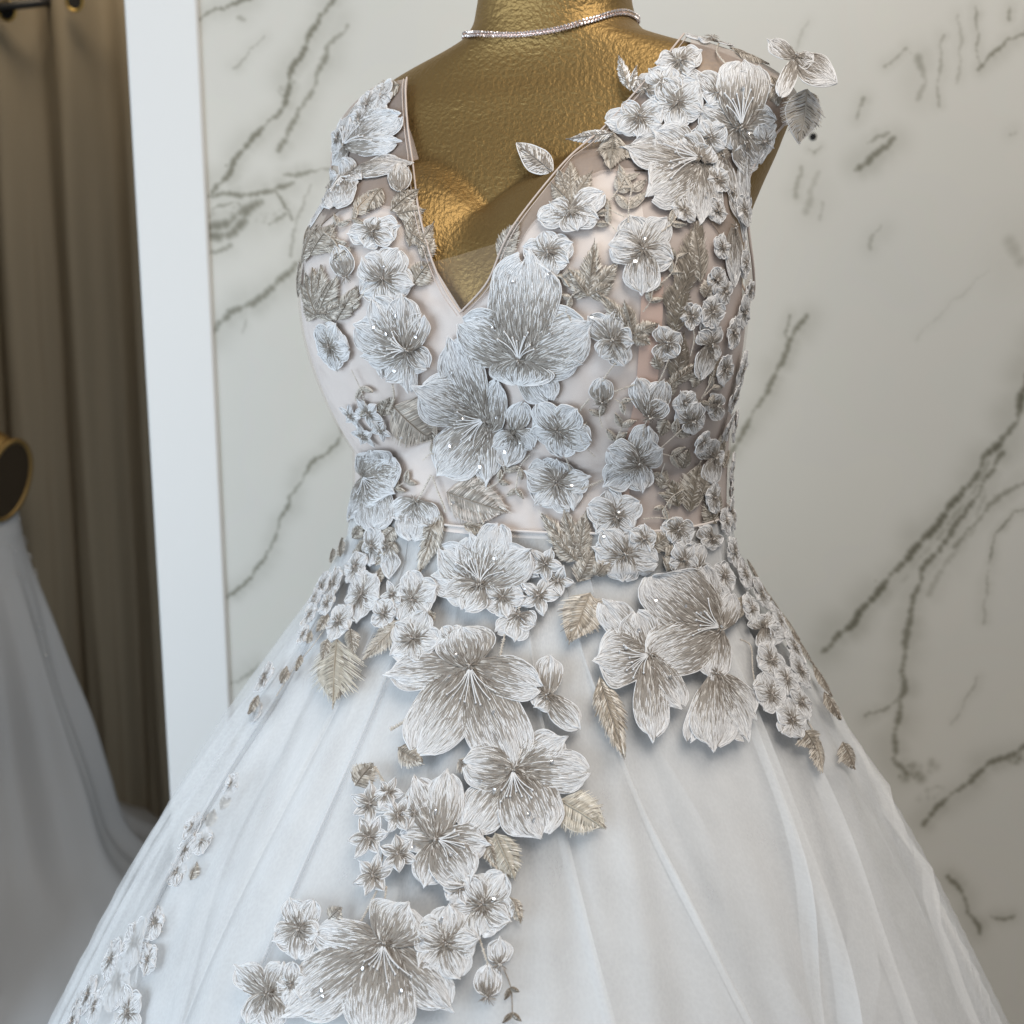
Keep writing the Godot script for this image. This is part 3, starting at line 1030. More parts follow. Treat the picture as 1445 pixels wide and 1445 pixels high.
func second_gown() -> void:
	var ax0 := Vector3(-1.13, 0.0, -1.17)
	var g := thing("white_gown", "second white gown, its colour greyed to stand in for shade, cut off at the left edge of the photo", "gown", ax0)
	var prof := [[0.02, 0.56], [0.2, 0.345], [0.33, 0.295], [0.50, 0.255], [0.68, 0.215], [0.78, 0.190], [0.85, 0.178], [0.93, 0.178]]
	var mb := MB.new()
	var cols := 150
	var rows := 40
	for j in rows:
		var y := lerpf(0.02, 0.83, float(j) / (rows - 1))
		for k in cols:
			var th := TAU * k / (cols - 1)
			var d := 0.83 - y
			var r := table(prof, y, 1) + (sin(th * 13.0 + 1.5 * sin(th * 3.0)) * 0.016 + sin(th * 27.0 + d * 3.0) * 0.006) * smoothstep(0.0, 0.4, d) + 0.018 * smoothstep(0.25, 0.5, d) * sin(th * 4.0 + d * 5.0)
			mb.vert(Vector3(sin(th) * r, y, cos(th) * r * lerpf(0.85, 0.55, smoothstep(0.0, 0.45, y))), Vector3(sin(th), 0, cos(th)))
	mb.grid(0, rows, cols)
	mb.smooth()
	put("skirt", mb, M.shaded_gown_cloth, g)
	var bm := MB.new()
	rows = 14
	for j in rows:
		var y := lerpf(0.825, 0.872, float(j) / (rows - 1))
		for k in 60:
			var th := TAU * k / 59
			var r := table(prof, y, 1) + 0.002
			bm.vert(Vector3(sin(th) * r, y, cos(th) * r * 0.52), Vector3(sin(th), 0, cos(th)))
	bm.grid(0, rows, 60)
	bm.smooth()
	put("bodice", bm, M.shaded_gown_cloth, g)
	var bead := MB.new()
	for k in 150:
		var th := rng.randf_range(-0.4, 2.4)
		var y := rng.randf_range(0.56, 0.87)
		if y < 0.80 and rng.randf() < 0.5: continue
		var r := table(prof, y, 1) + 0.004
		ball(bead, Vector3(sin(th) * r, y, cos(th) * r * (0.52 if y > 0.83 else 0.55)), rng.randf_range(0.0012, 0.003), tone(Color(0.6, 0.6, 0.6), 0.2), 3, 5)
	put("beading", bead, M.sequin, g).set_meta("kind", "stuff")
	var m := thing("gold_form", "gold torso form wearing the second gown, only its shoulder in view", "mannequin", ax0)
	var tm := MB.new()
	var tp := [[0.70, 0.155, 0.075], [0.85, 0.163, 0.078], [0.90, 0.175, 0.085], [0.95, 0.182, 0.078], [0.98, 0.187, 0.070], [1.00, 0.185, 0.062], [1.012, 0.176, 0.055], [1.022, 0.160, 0.05], [1.045, 0.10, 0.05], [1.12, 0.058, 0.05], [1.2, 0.056, 0.05]]
	rows = 50
	for j in rows:
		var y := lerpf(0.7, 1.2, float(j) / (rows - 1))
		for k in 64:
			var th := TAU * k / 63
			tm.vert(Vector3(sin(th) * table(tp, y, 1), y, cos(th) * table(tp, y, 2)), Vector3(sin(th), 0, cos(th)))
	tm.grid(0, rows, 64)
	tm.smooth()
	put("torso", tm, M.gold, m)
	var rim := MB.new()
	var plate := MB.new()
	var face := Vector3(0.86, -0.10, 0.50).normalized()
	var e1 := face.cross(Vector3.UP).normalized()
	var e2 := e1.cross(face)
	var mid := Vector3(0.184, 0.935, 0.036)
	var edge := []
	for k in 28:
		var a := TAU * k / 28
		edge.append(mid + e1 * (cos(a) * 0.046 - sin(a) * 0.016) + e2 * sin(a) * 0.074)
	tube(rim, edge, 0.0055, Color.WHITE, 8, 0.0, true)
	var o := plate.vert(mid + face * 0.002, face)
	for k in 28: plate.vert(edge[k] + face * 0.002, face)
	for k in 28: plate.tri(o, o + 1 + k, o + 1 + (k + 1) % 28)
	put("arm_plate", plate, M.shaded_gold, m)
	put("arm_rim", rim, M.gold, m)
	var sm := MB.new()
	tube(sm, [Vector3(0, 0, 0), Vector3(0, 0.4, 0), Vector3(0, 0.82, 0)], 0.02, Color.WHITE, 12)
	put("stand", sm, M.black, m)

# ------------------------------------------------------------------ form and gown
func sheet(tab: PackedFloat32Array, off: float, th0: float, th1: float, cols: int, y0: float, y1: float, rows: int, keep: Callable) -> MB:
	# a cloth on the form between two angles and two heights, cut exactly where keep(angle, height, point) falls below nought
	var src := []
	for j in rows:
		var y := lerpf(y0, y1, float(j) / (rows - 1))
		for k in cols:
			var th := lerpf(th0, th1, float(k) / (cols - 1))
			var p := at(th, look(tab, th, y), y)
			var n := normal_at(tab, p)
			src.append([p + n * off, n, keep.call(th, y, p)])
	var mb := MB.new()
	for j in rows - 1:
		for k in cols - 1:
			var a := j * cols + k
			for t in [[a, a + 1, a + cols + 1], [a, a + cols + 1, a + cols]]:
				var poly := []
				for e in 3:
					var P: Array = src[t[e]]
					var Q: Array = src[t[(e + 1) % 3]]
					if P[2] >= 0.0: poly.append([P[0], P[1]])
					if (P[2] >= 0.0) != (Q[2] >= 0.0):
						var f: float = P[2] / (P[2] - Q[2])
						poly.append([P[0].lerp(Q[0], f), P[1].lerp(Q[1], f).normalized()])
				if poly.size() < 3: continue
				var first := mb.v.size()
				for q in poly: mb.vert(q[0], q[1])
				for e in range(1, poly.size() - 1): mb.tri(first, first + e, first + e + 1)
	return mb

func form() -> void:
	var m := thing("gold_mannequin", "textured gold torso form under the lace gown, its neck cut off by the frame", "mannequin", Vector3.ZERO)
	var mb := MB.new()
	var cols := 180
	var rows := 330
	for j in rows:
		var y := lerpf(0.86, 1.66, float(j) / (rows - 1))
		for k in cols:
			var th := TAU * k / (cols - 1)
			var p := at(th, look(body, th, y), y)
			mb.vert(p, normal_at(body, p))
	mb.grid(0, rows, cols)
	var top := mb.vert(ax(1.66) + Vector3(0, 1.66, 0), Vector3.UP)
	for k in cols - 1: mb.tri(top, (rows - 1) * cols + k, (rows - 1) * cols + k + 1)
	put("torso", mb, M.gold, m)
	var sm := MB.new()
	tube(sm, [Vector3(AX.x, 0, AX.z), Vector3(AX.x, 0.5, AX.z), Vector3(AX.x, 0.88, AX.z)], 0.02, Color.WHITE, 12)
	put("stand", sm, M.black, m)

var neck_l := []     # neckline as angle and height, from the point of the V outwards
var neck_r := []

func trace(pts: Array) -> Array:
	var out := []
	for p in pts:
		var q := hit(gown, p[0], p[1])
		out.append([angle_of(q), q.y])
	return out

func along(curve: Array, th: float) -> float:
	for k in curve.size() - 1:
		var a: Array = curve[k]
		var b: Array = curve[k + 1]
		if (th - a[0]) * (th - b[0]) <= 0.0 and a[0] != b[0]:
			return lerpf(a[1], b[1], (th - a[0]) / (b[0] - a[0]))
	return curve[curve.size() - 1][1] if absf(th) > absf(curve[0][0]) else curve[0][1]

func neckline(th: float) -> float:
	if absf(th) > 1.9: return 1.40 + 0.03 * cos(th * 2.0)
	var v: float = neck_r[0][0]
	return along(neck_r, th) if th > v else along(neck_l, th)

func armhole(p: Vector3) -> float:           # below nought inside the arm opening
	var q := p - ax(p.y)
	var x := q.dot(XB)
	var z := q.dot(ZB)
	if absf(x) < 0.12: return 1.0
	return Vector2((z + 0.02) / 0.058, (p.y - 1.345) / 0.075).length() - 1.0

func bodice() -> void:
	dress = thing("wedding_gown", "white bridal gown with sheer bodice, grey embroidered flowers and full tulle skirt", "gown", Vector3.ZERO)
	neck_r = trace([[652, 441], [690, 400], [712, 350], [735, 310], [800, 232], [850, 185], [880, 152], [930, 95], [968, 52]])
	neck_l = trace([[652, 441], [630, 410], [612, 372], [600, 335], [590, 290], [582, 230], [578, 180], [575, 130], [577, 112]])
	var cup := trace([[652, 441], [700, 400], [745, 320], [800, 258], [850, 238], [905, 235], [960, 262], [1010, 320], [1040, 380]])
	var cup_l := trace([[652, 441], [615, 380], [597, 345], [585, 315], [560, 292], [520, 285], [480, 295], [450, 320], [430, 350]])
	var seam: float = angle_of(hit(gown, 912, 520))
	var v0: float = neck_r[0][0]
	var lining := func(th: float, y: float, p: Vector3) -> float:
		var top := 1.28
		if th > v0 and th < 1.35: top = along(cup, th)
		elif th <= v0 and th > -1.35: top = along(cup_l, th)
		else: top = 1.27
		return minf(top - y, armhole(p) * 0.05)
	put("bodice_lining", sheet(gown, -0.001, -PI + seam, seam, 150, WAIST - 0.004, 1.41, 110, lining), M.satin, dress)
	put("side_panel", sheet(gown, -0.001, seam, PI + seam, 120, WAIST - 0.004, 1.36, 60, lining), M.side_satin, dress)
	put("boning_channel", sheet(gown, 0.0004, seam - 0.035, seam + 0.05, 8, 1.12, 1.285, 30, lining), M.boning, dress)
	var net := func(th: float, y: float, p: Vector3) -> float: return minf(neckline(th) - y, armhole(p) * 0.05)
	var yoke := func(th: float, y: float, p: Vector3) -> float: return minf(net.call(th, y, p), -lining.call(th, y, p) + 0.003)
	var over := func(th: float, y: float, p: Vector3) -> float: return minf(net.call(th, y, p), lining.call(th, y, p) - 0.003)
	put("sheer_yoke", sheet(gown, 0.0010, -PI, PI, 320, 1.20, 1.485, 150, yoke), M.yoke, dress)
	put("illusion_net", sheet(gown, 0.0010, -PI, PI, 240, WAIST, 1.40, 100, over), M.net, dress)
	var gap := trace([[600, 372], [652, 362], [700, 350], [745, 332]])
	var vl: float = gap[0][0]
	var vr: float = gap[3][0]
	var modesty := func(th: float, y: float, _p: Vector3) -> float:
		if th < vl or th > vr: return -0.01
		var t := (th - vl) / (vr - vl)
		return minf(lerpf(gap[0][1], gap[3][1], t) - y, y - neckline(th) + 0.004)
	put("modesty_panel", sheet(gown, 0.0006, vl - 0.02, vr + 0.02, 60, 1.2, 1.36, 60, modesty), M.sheer, dress)
	for side in [neck_l, neck_r]:
		var c := Curve3D.new()
		for q in side: c.add_point(conform(gown, at(q[0], look(gown, q[0], q[1]), q[1]), 0.0026))
		var pts := []
		var len := c.get_baked_length()
		for k in 60: pts.append(c.sample_baked(len * k / 59.0, true))
		var pm := MB.new()
		tube(pm, pts, 0.0008, Color.WHITE, 6)
		var inner := []
		for k in 60:
			var p: Vector3 = pts[k]
			var n := normal_at(gown, p)
			var d: Vector3 = pts[mini(k + 1, 59)] - pts[maxi(k - 1, 0)]
			inner.append(p + d.cross(n).normalized() * (-0.0035 if side == neck_l else 0.0035))
		tube(pm, inner, 0.0004, Color.WHITE, 5)
		put("neckline_piping", pm, M.piping, dress)
	for s in [1.0, -1.0]:
		var pm := MB.new()
		var pts := []
		for k in 40:
			var a := TAU * k / 40
			var y := 1.345 + 0.075 * sin(a)
			var z := -0.02 + 0.058 * cos(a)
			var th := atan2(0.17 * s, z)
			for it in 4: th = atan2(sqrt(maxf(pow(look(gown, th, y), 2) - z * z, 0.0004)) * s, z)
			pts.append(conform(gown, at(th, look(gown, th, y), y), 0.0026))
		tube(pm, pts, 0.0011, Color.WHITE, 6, 0.0, true)
		put("armhole_piping", pm, M.piping, dress)
	var wm := MB.new()
	var ring := []
	for k in 120:
		var th := TAU * k / 120
		ring.append(at(th, look(gown, th, WAIST) + 0.0015, WAIST + 0.001))
	tube(wm, ring, 0.0011, Color.WHITE, 6, 0.15, true)
	put("waist_seam", wm, M.satin, dress)

func skirt() -> void:
	# opaque inner skirt
	var mb := MB.new()
	var cols := 240
	var rows := 70
	for j in rows:
		var y := lerpf(0.02, WAIST, float(j) / (rows - 1))
		var d := WAIST - y
		for k in cols:
			var th := TAU * k / (cols - 1)
			var r := table(SKIRT, y, 1) / sqrt(pow(sin(th), 2) + pow(cos(th) / lerpf(0.79, 0.97, smoothstep(0.0, 0.35, d)), 2))
			r -= 0.007 + 0.058 * smoothstep(0.04, 0.45, d)
			r += (sin(th * 6.0 + 1.0) * 0.55 + sin(th * 11.0 + 0.3 + d * 2.0) * 0.45 + sin(th * 19.0 + 2.0 - d) * 0.18) * 0.020 * smoothstep(0.03, 0.5, d)
			mb.vert(at(th, r, y), Vector3.UP)
	mb.grid(0, rows, cols)
	mb.smooth()
	orient(mb)
	put("skirt_lining", mb, M.lining, dress)
	# tulle layers with overlapping folds
	var folds := [[545, 940, 332, 1440], [345, 1040, 175, 1400], [470, 1000, 255, 1440], [872, 1066, 1052, 1440], [1085, 1060, 1195, 1440], [1060, 1010, 1165, 1440], [1150, 1080, 1290, 1440], [1190, 1010, 1375, 1440], [790, 1200, 850, 1440]]
	tulle_layer(0.0, folds, 0.0065, 2)
	var more := [[610, 960, 470, 1440], [930, 1080, 1120, 1440], [1130, 1000, 1235, 1440], [420, 960, 215, 1430]]
	tulle_layer(-0.012, more, 0.013, 5)

func orient(mb: MB) -> void:
	var k := mb.v.size() / 2
	var q := mb.v[k] - AX
	if mb.n[k].dot(Vector3(q.x, 0, q.z)) < 0.0:
		for j in mb.n.size(): mb.n[j] = -mb.n[j]
		for t in range(0, mb.i.size(), 3):
			var s := mb.i[t]
			mb.i[t] = mb.i[t + 1]; mb.i[t + 1] = s

func tulle_layer(off: float, folds: Array, width: float, seed_: int) -> void:
	var marks := []
	for f in folds:
		var a := hit(gown, f[0], f[1])
		var b := hit(gown, f[2], f[3])
		marks.append([angle_of(a), a.y, angle_of(b), b.y, rng.randf_range(0.7, 1.4)])
	marks.sort_custom(func(p, q): return p[2] < q[2])
	var mb := MB.new()
	var rows := 64
	var cols := -1
	for j in rows:
		var y := lerpf(0.02, WAIST + 0.002, float(j) / (rows - 1))
		var d := WAIST - y
		var line := []
		var dth := TAU / 220.0
		var th := -PI
		var place := []
		for m in marks: place.append(lerpf(m[0], m[2], (y - m[1]) / (m[3] - m[1])) if y > 0.4 else lerpf(m[0], m[2], (0.4 - m[1]) / (m[3] - m[1])))
		# angles are spread evenly between the folds so that every row has as many columns
		var stops := [-PI]
		for p in place: stops.append(clampf(p, stops[stops.size() - 1] + 0.02, PI - 0.1))
		stops.append(PI)
		for s in stops.size() - 1:
			var a0: float = stops[s]
			var a1: float = stops[s + 1]
			var steps := maxi(int((marks[s][2] if s < marks.size() else PI) / dth) - int((marks[s - 1][2] if s > 0 else -PI) / dth), 4)
			for k in steps:
				var t := float(k) / steps
				var under := 0.0050 * exp(-t * 5.0) * (1.0 if s > 0 else 0.0)
				line.append([lerpf(a0, a1, t), -under])
			if s < stops.size() - 2:
				var r := look(gown, a1, y)
				var w: float = width * marks[s][4] * smoothstep(0.0, 0.25, d) / r
				line.append([a1, 0.0012]); line.append([a1 + w * 0.5, 0.0032]); line.append([a1 + w, 0.0028]); line.append([a1 + w * 1.04, 0.0010]); line.append([a1 + w * 0.6, -0.0012]); line.append([a1 + w * 0.1, -0.0036])
		line.append([PI, 0.0])
		if cols < 0: cols = line.size()
		for q in line:
			var rr: float = look(gown, q[0], y) + off * smoothstep(0.0, 0.2, d) + q[1] * smoothstep(0.0, 0.1, d) + lerpf(0.0010, -0.0030, smoothstep(0.0, 0.1, d))
			rr += (0.0042 * sin(q[0] * 31.0 + seed_ + sin(q[0] * 7.0) * 2.0) + 0.0022 * sin(q[0] * 57.0 + d * 3.0)) * smoothstep(0.0, 0.25, d)
			mb.vert(at(q[0], rr, y), Vector3.UP, Color.WHITE, Vector2(q[0] * 0.35, y))
	mb.grid(0, rows, cols)
	mb.smooth()
	orient(mb)
	put("tulle_layer", mb, M.tulle, dress)

# ------------------------------------------------------------------ the appliques, roughly from the shoulders down
func appliques() -> void:
	# left strap
	flower(492, 208, [[474, 232, 30], [545, 132, 44], [568, 166, 46], [566, 202, 40], [505, 165, 34]], 0.62, {"stamens": Vector2(20, -30)})
	flower(488, 256, [[440, 316, 20], [476, 222, 34], [572, 226, 44], [520, 268, 46], [488, 305, 58]], 0.62, {"stamens": Vector2(10, 22)})
	flower(566, 275, [[565, 238, 32, 3]], 0.75)
	leaf(552, 300, 590, 272, 24); leaf(560, 305, 600, 300, 24)
	leaf(578, 350, 592, 298, 20); leaf(590, 352, 612, 318, 20); leaf(580, 330, 604, 350, 18)
	leaf(500, 304, 530, 274, 24, {"dark": Color(0.55, 0.46, 0.37)})
	flower(530, 330, [[495, 332, 32], [518, 350, 30], [534, 311, 32], [564, 322, 34], [556, 341, 30]], 0.5)
	leaf(442, 362, 474, 318, 30); leaf(426, 372, 450, 322, 24); leaf(455, 350, 490, 345, 18)
	flower(492, 392, [[480, 350, 34, 3]], 0.6)
	leaf(424, 420, 425, 372, 14)
	for q in [[446, 380], [470, 398], [478, 420], [424, 402]]: leaf(448, 440, q[0], q[1], 18)
	leaf(448, 442, 470, 442, 14); leaf(478, 452, 506, 408, 24); leaf(500, 440, 500, 412, 16)
	small(543, 394, 80, 0.5)
	leaf(582, 402, 606, 372, 34, {"dark": Color(0.42, 0.37, 0.31)})
	# free leaves over the neckline
	leaf(784, 254, 735, 216, 36, {"free": true, "lift": 0.007, "dark": GREY_THREAD, "pale": WHITE_THREAD, "fringe": 0.02, "edge": true})
	leaf(706, 367, 733, 317, 26, {"dark": GREY_THREAD})
	leaf(868, 193, 804, 202, 18, {"free": true, "lift": 0.005, "dark": GREY_THREAD, "pale": WHITE_THREAD, "fringe": 0.03})
	leaf(889, 132, 875, 88, 15, {"free": true, "lift": 0.005, "pale": WHITE_THREAD})
	leaf(890, 134, 900, 100, 10, {"free": true, "lift": 0.005, "pale": WHITE_THREAD})
	# right shoulder
	flower(1005, 55, [[970, 46, 20], [985, 60, 18], [1035, 60, 20], [1015, 44, 14]], 0.6)
	flower(960, 92, [[927, 93, 34], [940, 111, 30], [966, 73, 30], [988, 78, 32], [980, 98, 30]], 0.5)
	flower(1012, 134, [[957, 106, 34], [985, 108, 38], [1000, 150, 30]], 0.5)
	flower(912, 130, [[898, 115, 26], [918, 108, 30], [930, 122, 26]], 0.7)
	leaf(866, 190, 862, 240, 36, {"dark": Color(0.38, 0.34, 0.29)}); leaf(870, 205, 895, 225, 22)
	small(957, 147, 68, 0.2)
	flower(903, 170, [[857, 174, 36], [880, 150, 28], [935, 155, 36], [932, 178, 32], [900, 196, 42], [875, 188, 30]], 0.5)
	stem([[1015, 60], [1010, 80], [1022, 95]], 0.0007)
	leaf(1040, 60, 1090, 74, 22); leaf(1030, 66, 1062, 78, 14)
	flower(1042, 182, [[989, 150, 52], [1034, 212, 40], [1084, 232, 70], [1092, 172, 52], [1052, 72, 74]], 0.72, {"stamens": Vector2(-2, -48), "fan": 0.6, "stay": true})
	flower(1050, 202, [[1048, 346, 24, 1], [1066, 310, 14, 1]], 0.3, {"stay": true})
	flower(984, 232, [[1002, 268, 44], [984, 313, 76], [915, 280, 66], [880, 214, 62], [925, 190, 52], [964, 198, 40], [1000, 212, 36]], 0.66, {"stamens": Vector2(-48, -2), "fan": 0.75})
	flower(1117, 92, [[1079, 68, 26], [1096, 146, 24], [1172, 127, 46, 1], [1140, 100, 26]], 0.6, {"free": true, "lift": 0.006})
	leaf(1128, 126, 1117, 200, 50, {"free": true, "lift": 0.006, "dark": Color(0.72, 0.67, 0.60), "pale": WHITE_THREAD, "edge": true})
	leaf(1150, 128, 1156, 154, 18, {"free": true, "lift": -0.004})
	flower(1018, 222, [[1030, 284, 24, 1], [1008, 250, 18, 1]], 0.5)
	# right breast
	for q in [[780, 262], [806, 235], [835, 248], [842, 275], [790, 245]]: leaf(808, 292, q[0], q[1], 24)
	flower(806, 304, [[763, 311, 34], [780, 290, 30], [850, 278, 36], [842, 313, 36], [815, 328, 40]], 0.48)
	flower(776, 358, [[742, 352, 34], [770, 330, 34], [808, 345, 36], [802, 372, 34], [768, 392, 38]], 0.48)
	sprig([[885, 318], [886, 296], [890, 272]], 30); sprig([[880, 310], [860, 300]], 20)
	flower(904, 354, [[888, 308, 46], [938, 312, 44], [944, 368, 46], [904, 414, 50], [861, 349, 48]], 0.48)
	for q in [[838, 348], [803, 380], [870, 374], [862, 402], [812, 400]]: leaf(830, 418, q[0], q[1], 26)
	leaf(955, 424, 986, 308, 34, {"dark": Color(0.24, 0.205, 0.165), "pale": TAUPE_THREAD}); leaf(940, 440, 968, 395, 34, {"dark": Color(0.24, 0.205, 0.165), "pale": TAUPE_THREAD})
	leaf(985, 400, 975, 320, 26, {"dark": TAUPE_THREAD})
	small(1008, 300, 34, 0.3); small(1014, 350, 32, 0.8); small(1006, 395, 34, 0.1)
	flower(1032, 322, [[1031, 402, 26, 1]], 0.6)
	flower(1028, 270, [[1040, 315, 18, 1]], 0.5)
	small(1045, 440, 46, 0.2); small(1052, 410, 30, 0.2); small(1042, 520, 46, 0.9); small(1040, 600, 44, 0.3); small(1036, 660, 40, 0.7)
	# left breast and waist
	small(470, 487, 70, 0.4)
	flower(576, 492, [[546, 533, 50], [578, 549, 28], [603, 517, 38], [516, 500, 42], [506, 458, 60], [532, 424, 48], [570, 418, 46], [598, 446, 38]], 0.62, {"stamens": Vector2(-30, -8), "fan": 0.8})
	flower(738, 506, [[776, 563, 54], [818, 512, 50], [832, 455, 88], [655, 456, 80], [746, 364, 98], [735, 540, 92]], 0.64, {"stamens": Vector2(3, -42), "fan": 0.9})
	flower(864, 480, [[832, 447, 36], [870, 438, 38], [891, 482, 40], [880, 512, 34], [848, 500, 32]], 0.62)
	flower(690, 592, [[688, 681, 36], [655, 650, 44], [622, 668, 78], [589, 545, 72], [638, 477, 68]], 0.66, {"stamens": Vector2(-40, 18), "fan": 0.9})
	flower(690, 612, [[705, 537, 48, 3]], 0.72)
	flower(728, 608, [[740, 566, 32], [753, 628, 34], [717, 657, 34], [700, 630, 28]], 0.62)
	for q in [[848, 417], [880, 425], [926, 456], [914, 484]]: leaf(892, 470, q[0], q[1], 20)
	small(789, 604, 86, 0.3); small(786, 680, 84, 0.9)
	flower(849, 566, [[849, 533, 34, 3]], 0.7); stem([[832, 560], [820, 575], [815, 590]], 0.0007); stem([[866, 550], [880, 545], [895, 540]], 0.0007); sprig([[866, 560], [876, 566]], 18)
	flower(914, 584, [[898, 532, 34], [934, 536, 36], [936, 566, 28]], 0.62); stem([[914, 584], [906, 600], [905, 612]], 0.0007)
	flower(972, 590, [[958, 552, 32], [952, 576, 28], [986, 598, 32], [972, 608, 26], [980, 566, 24]], 0.62)
	flower(996, 484, [[1001, 438, 26], [1012, 462, 24], [1006, 505, 24], [984, 530, 26], [982, 468, 24]], 0.55)
	flower(938, 484, [[928, 460, 26], [926, 506, 26], [956, 470, 26], [950, 500, 24]], 0.55)
	leaf(950, 540, 962, 470, 28, {"dark": Color(0.25, 0.21, 0.17), "pale": TAUPE_THREAD}); leaf(944, 540, 975, 515, 20, {"dark": Color(0.25, 0.21, 0.17)})
	leaf(948, 470, 960, 410, 26, {"dark": Color(0.27, 0.23, 0.18), "pale": TAUPE_THREAD})
	flower(898, 648, [[911, 600, 40], [931, 630, 40], [903, 692, 44], [853, 684, 42], [859, 630, 44]], 0.46)
	sprig([[862, 660], [868, 620], [876, 600]], 22); sprig([[925, 632], [950, 610], [962, 598]], 24); sprig([[930, 636], [945, 640]], 20); sprig([[935, 650], [930, 665]], 18)
	sprig([[985, 560], [1000, 545]], 16); sprig([[1005, 585], [998, 570]], 16)
	flower(1006, 570, [[1014, 556, 22], [1010, 590, 24], [996, 580, 18]], 0.6)
	flower(1002, 645, [[988, 630, 26], [1004, 618, 26], [1014, 650, 28], [1000, 680, 28]], 0.62)
	leaf(970, 722, 984, 652, 34, {"dark": Color(0.28, 0.24, 0.19), "pale": CREAM_THREAD, "edge": true}); leaf(955, 715, 945, 678, 26, {"dark": Color(0.27, 0.23, 0.18)}); leaf(985, 700, 998, 655, 24)
	leaf(1000, 735, 1012, 690, 30, {"dark": Color(0.28, 0.24, 0.19)}); leaf(1008, 740, 996, 712, 24, {"dark": Color(0.28, 0.24, 0.19)})
	stem([[905, 732], [925, 730], [950, 733]], 0.0006)
	flower(868, 728, [[857, 692, 36], [900, 708, 38], [890, 745, 34], [842, 752, 36], [831, 714, 38]], 0.48)
	flower(880, 782, [[888, 750, 36], [924, 794, 44], [879, 820, 46], [838, 772, 42], [850, 748, 34]], 0.48)
	for q in [[768, 728], [797, 721], [826, 724], [780, 760]]: leaf(814, 792, q[0], q[1], 26)
	leaf(826, 796, 812, 760, 24); leaf(815, 822, 838, 775, 30)
	flower(952, 748, [[932, 742, 26], [948, 730, 24], [974, 748, 30], [962, 772, 26], [944, 764, 22]], 0.62)
	flower(1000, 760, [[984, 745, 22], [1012, 770, 26], [992, 772, 20]], 0.6)
	leaf(912, 775, 944, 752, 30); leaf(936, 785, 962, 770, 22)
	# left side of the waist
	for q in [[522, 580, 48, 0.1], [499, 584, 38, 0.6], [516, 612, 40, 0.9], [540, 604, 34, 0.2]]: small(q[0], q[1], q[2], q[3], {"shape": 1, "grey": 0.4})
	leaf(556, 572, 614, 622, 66, {"dark": Color(0.42, 0.37, 0.32), "pale": Color(0.68, 0.60, 0.52), "edge": true}); leaf(540, 585, 552, 560, 22)
	stem([[556, 540], [558, 560], [550, 580]], 0.0011)
	flower(520, 672, [[508, 640, 34], [497, 734, 34], [531, 747, 50], [528, 631, 40], [555, 642, 54], [560, 694, 66]], 0.66, {"stamens": Vector2(14, 22), "fan": 1.1})
	leaf(500, 760, 516, 742, 18); flower(500, 730, [[498, 705, 18, 1]], 0.4)
	leaf(632, 694, 715, 722, 62, {"dark": Color(0.37, 0.32, 0.27), "pale": Color(0.66, 0.57, 0.50), "edge": true}); leaf(655, 690, 690, 680, 22)
	stem([[592, 708], [602, 690], [612, 670]], 0.0009); stem([[614, 672], [620, 690], [626, 705], [632, 722]], 0.0009); stem([[678, 722], [685, 740]], 0.001)
	flower(590, 706, [[585, 762, 58], [556, 728, 34], [608, 742, 40]], 0.5)
	leaf(625, 722, 596, 806, 26, {"dark": Color(0.48, 0.42, 0.35)}); leaf(620, 730, 604, 770, 22)
	leaf(655, 742, 690, 752, 16)
	# hips
	flower(681, 828, [[746, 812, 46], [616, 815, 56], [628, 776, 60], [668, 756, 56], [708, 742, 50], [750, 776, 60], [632, 845, 40], [660, 863, 46]], 0.62, {"stamens": Vector2(2, -42), "fan": 1.0})
	small(711, 843, 58, 0.7)
	for q in [[771, 796, 50], [788, 820, 46], [761, 842, 56], [745, 805, 36]]: small(q[0], q[1], q[2], rng.randf() * 6.0, {"shape": 1, "grey": 0.45})
	flower(735, 870, [[703, 893, 26], [729, 906, 34], [754, 884, 30]], 0.5); stem([[733, 850], [734, 872]], 0.0011); stem([[714, 896], [708, 922], [705, 948]], 0.0011)
	small(508, 803, 52, 0.2); small(517, 842, 74, 0.6); small(588, 847, 74, 0.1); small(589, 905, 76, 0.8); small(486, 881, 54, 0.5)
	flower(550, 770, [[554, 816, 28, 1], [545, 795, 18, 1]], 0.5); leaf(560, 765, 548, 790, 20)
	leaf(534, 800, 545, 770, 16); leaf(530, 830, 545, 800, 14)
	leaf(482, 905, 477, 998, 52, {"fringe": 0.3, "dark": Color(0.50, 0.45, 0.37), "pale": Color(0.72, 0.67, 0.58)})
	leaf(575, 876, 520, 934, 24, {"dark": Color(0.52, 0.46, 0.39)}); leaf(560, 870, 538, 905, 18)
	small(462, 832, 44, 0.4); small(470, 855, 36, 1.0); small(445, 872, 34, 0.2); small(436, 900, 28, 0.2)
	leaf(470, 870, 455, 895, 16); leaf(480, 812, 470, 845, 16); leaf(490, 790, 482, 760, 18); leaf(478, 800, 470, 775, 14)
	stem([[470, 880], [445, 915], [420, 945], [395, 985]], 0.0005)
	for q in [[440, 912, 446, 895], [432, 928, 425, 950], [414, 950, 404, 968], [402, 965, 412, 945]]: leaf(q[0], q[1], q[2], q[3], 9)
	small(382, 962, 44, 0.3); leaf(372, 985, 360, 1012, 12)
	# front of the skirt
	flower(668, 944, [[552, 956, 56], [592, 1064, 88], [728, 1088, 90], [762, 974, 60], [654, 889, 84]], 0.66, {"stamens": Vector2(2, 52), "fan": 0.75})
	leaf(566, 1058, 600, 1080, 34); stem([[554, 1032], [568, 1024], [580, 1016]], 0.0014)
	flower(772, 985, [[776, 931, 40], [816, 1030, 38], [756, 1000, 34]], 0.6)
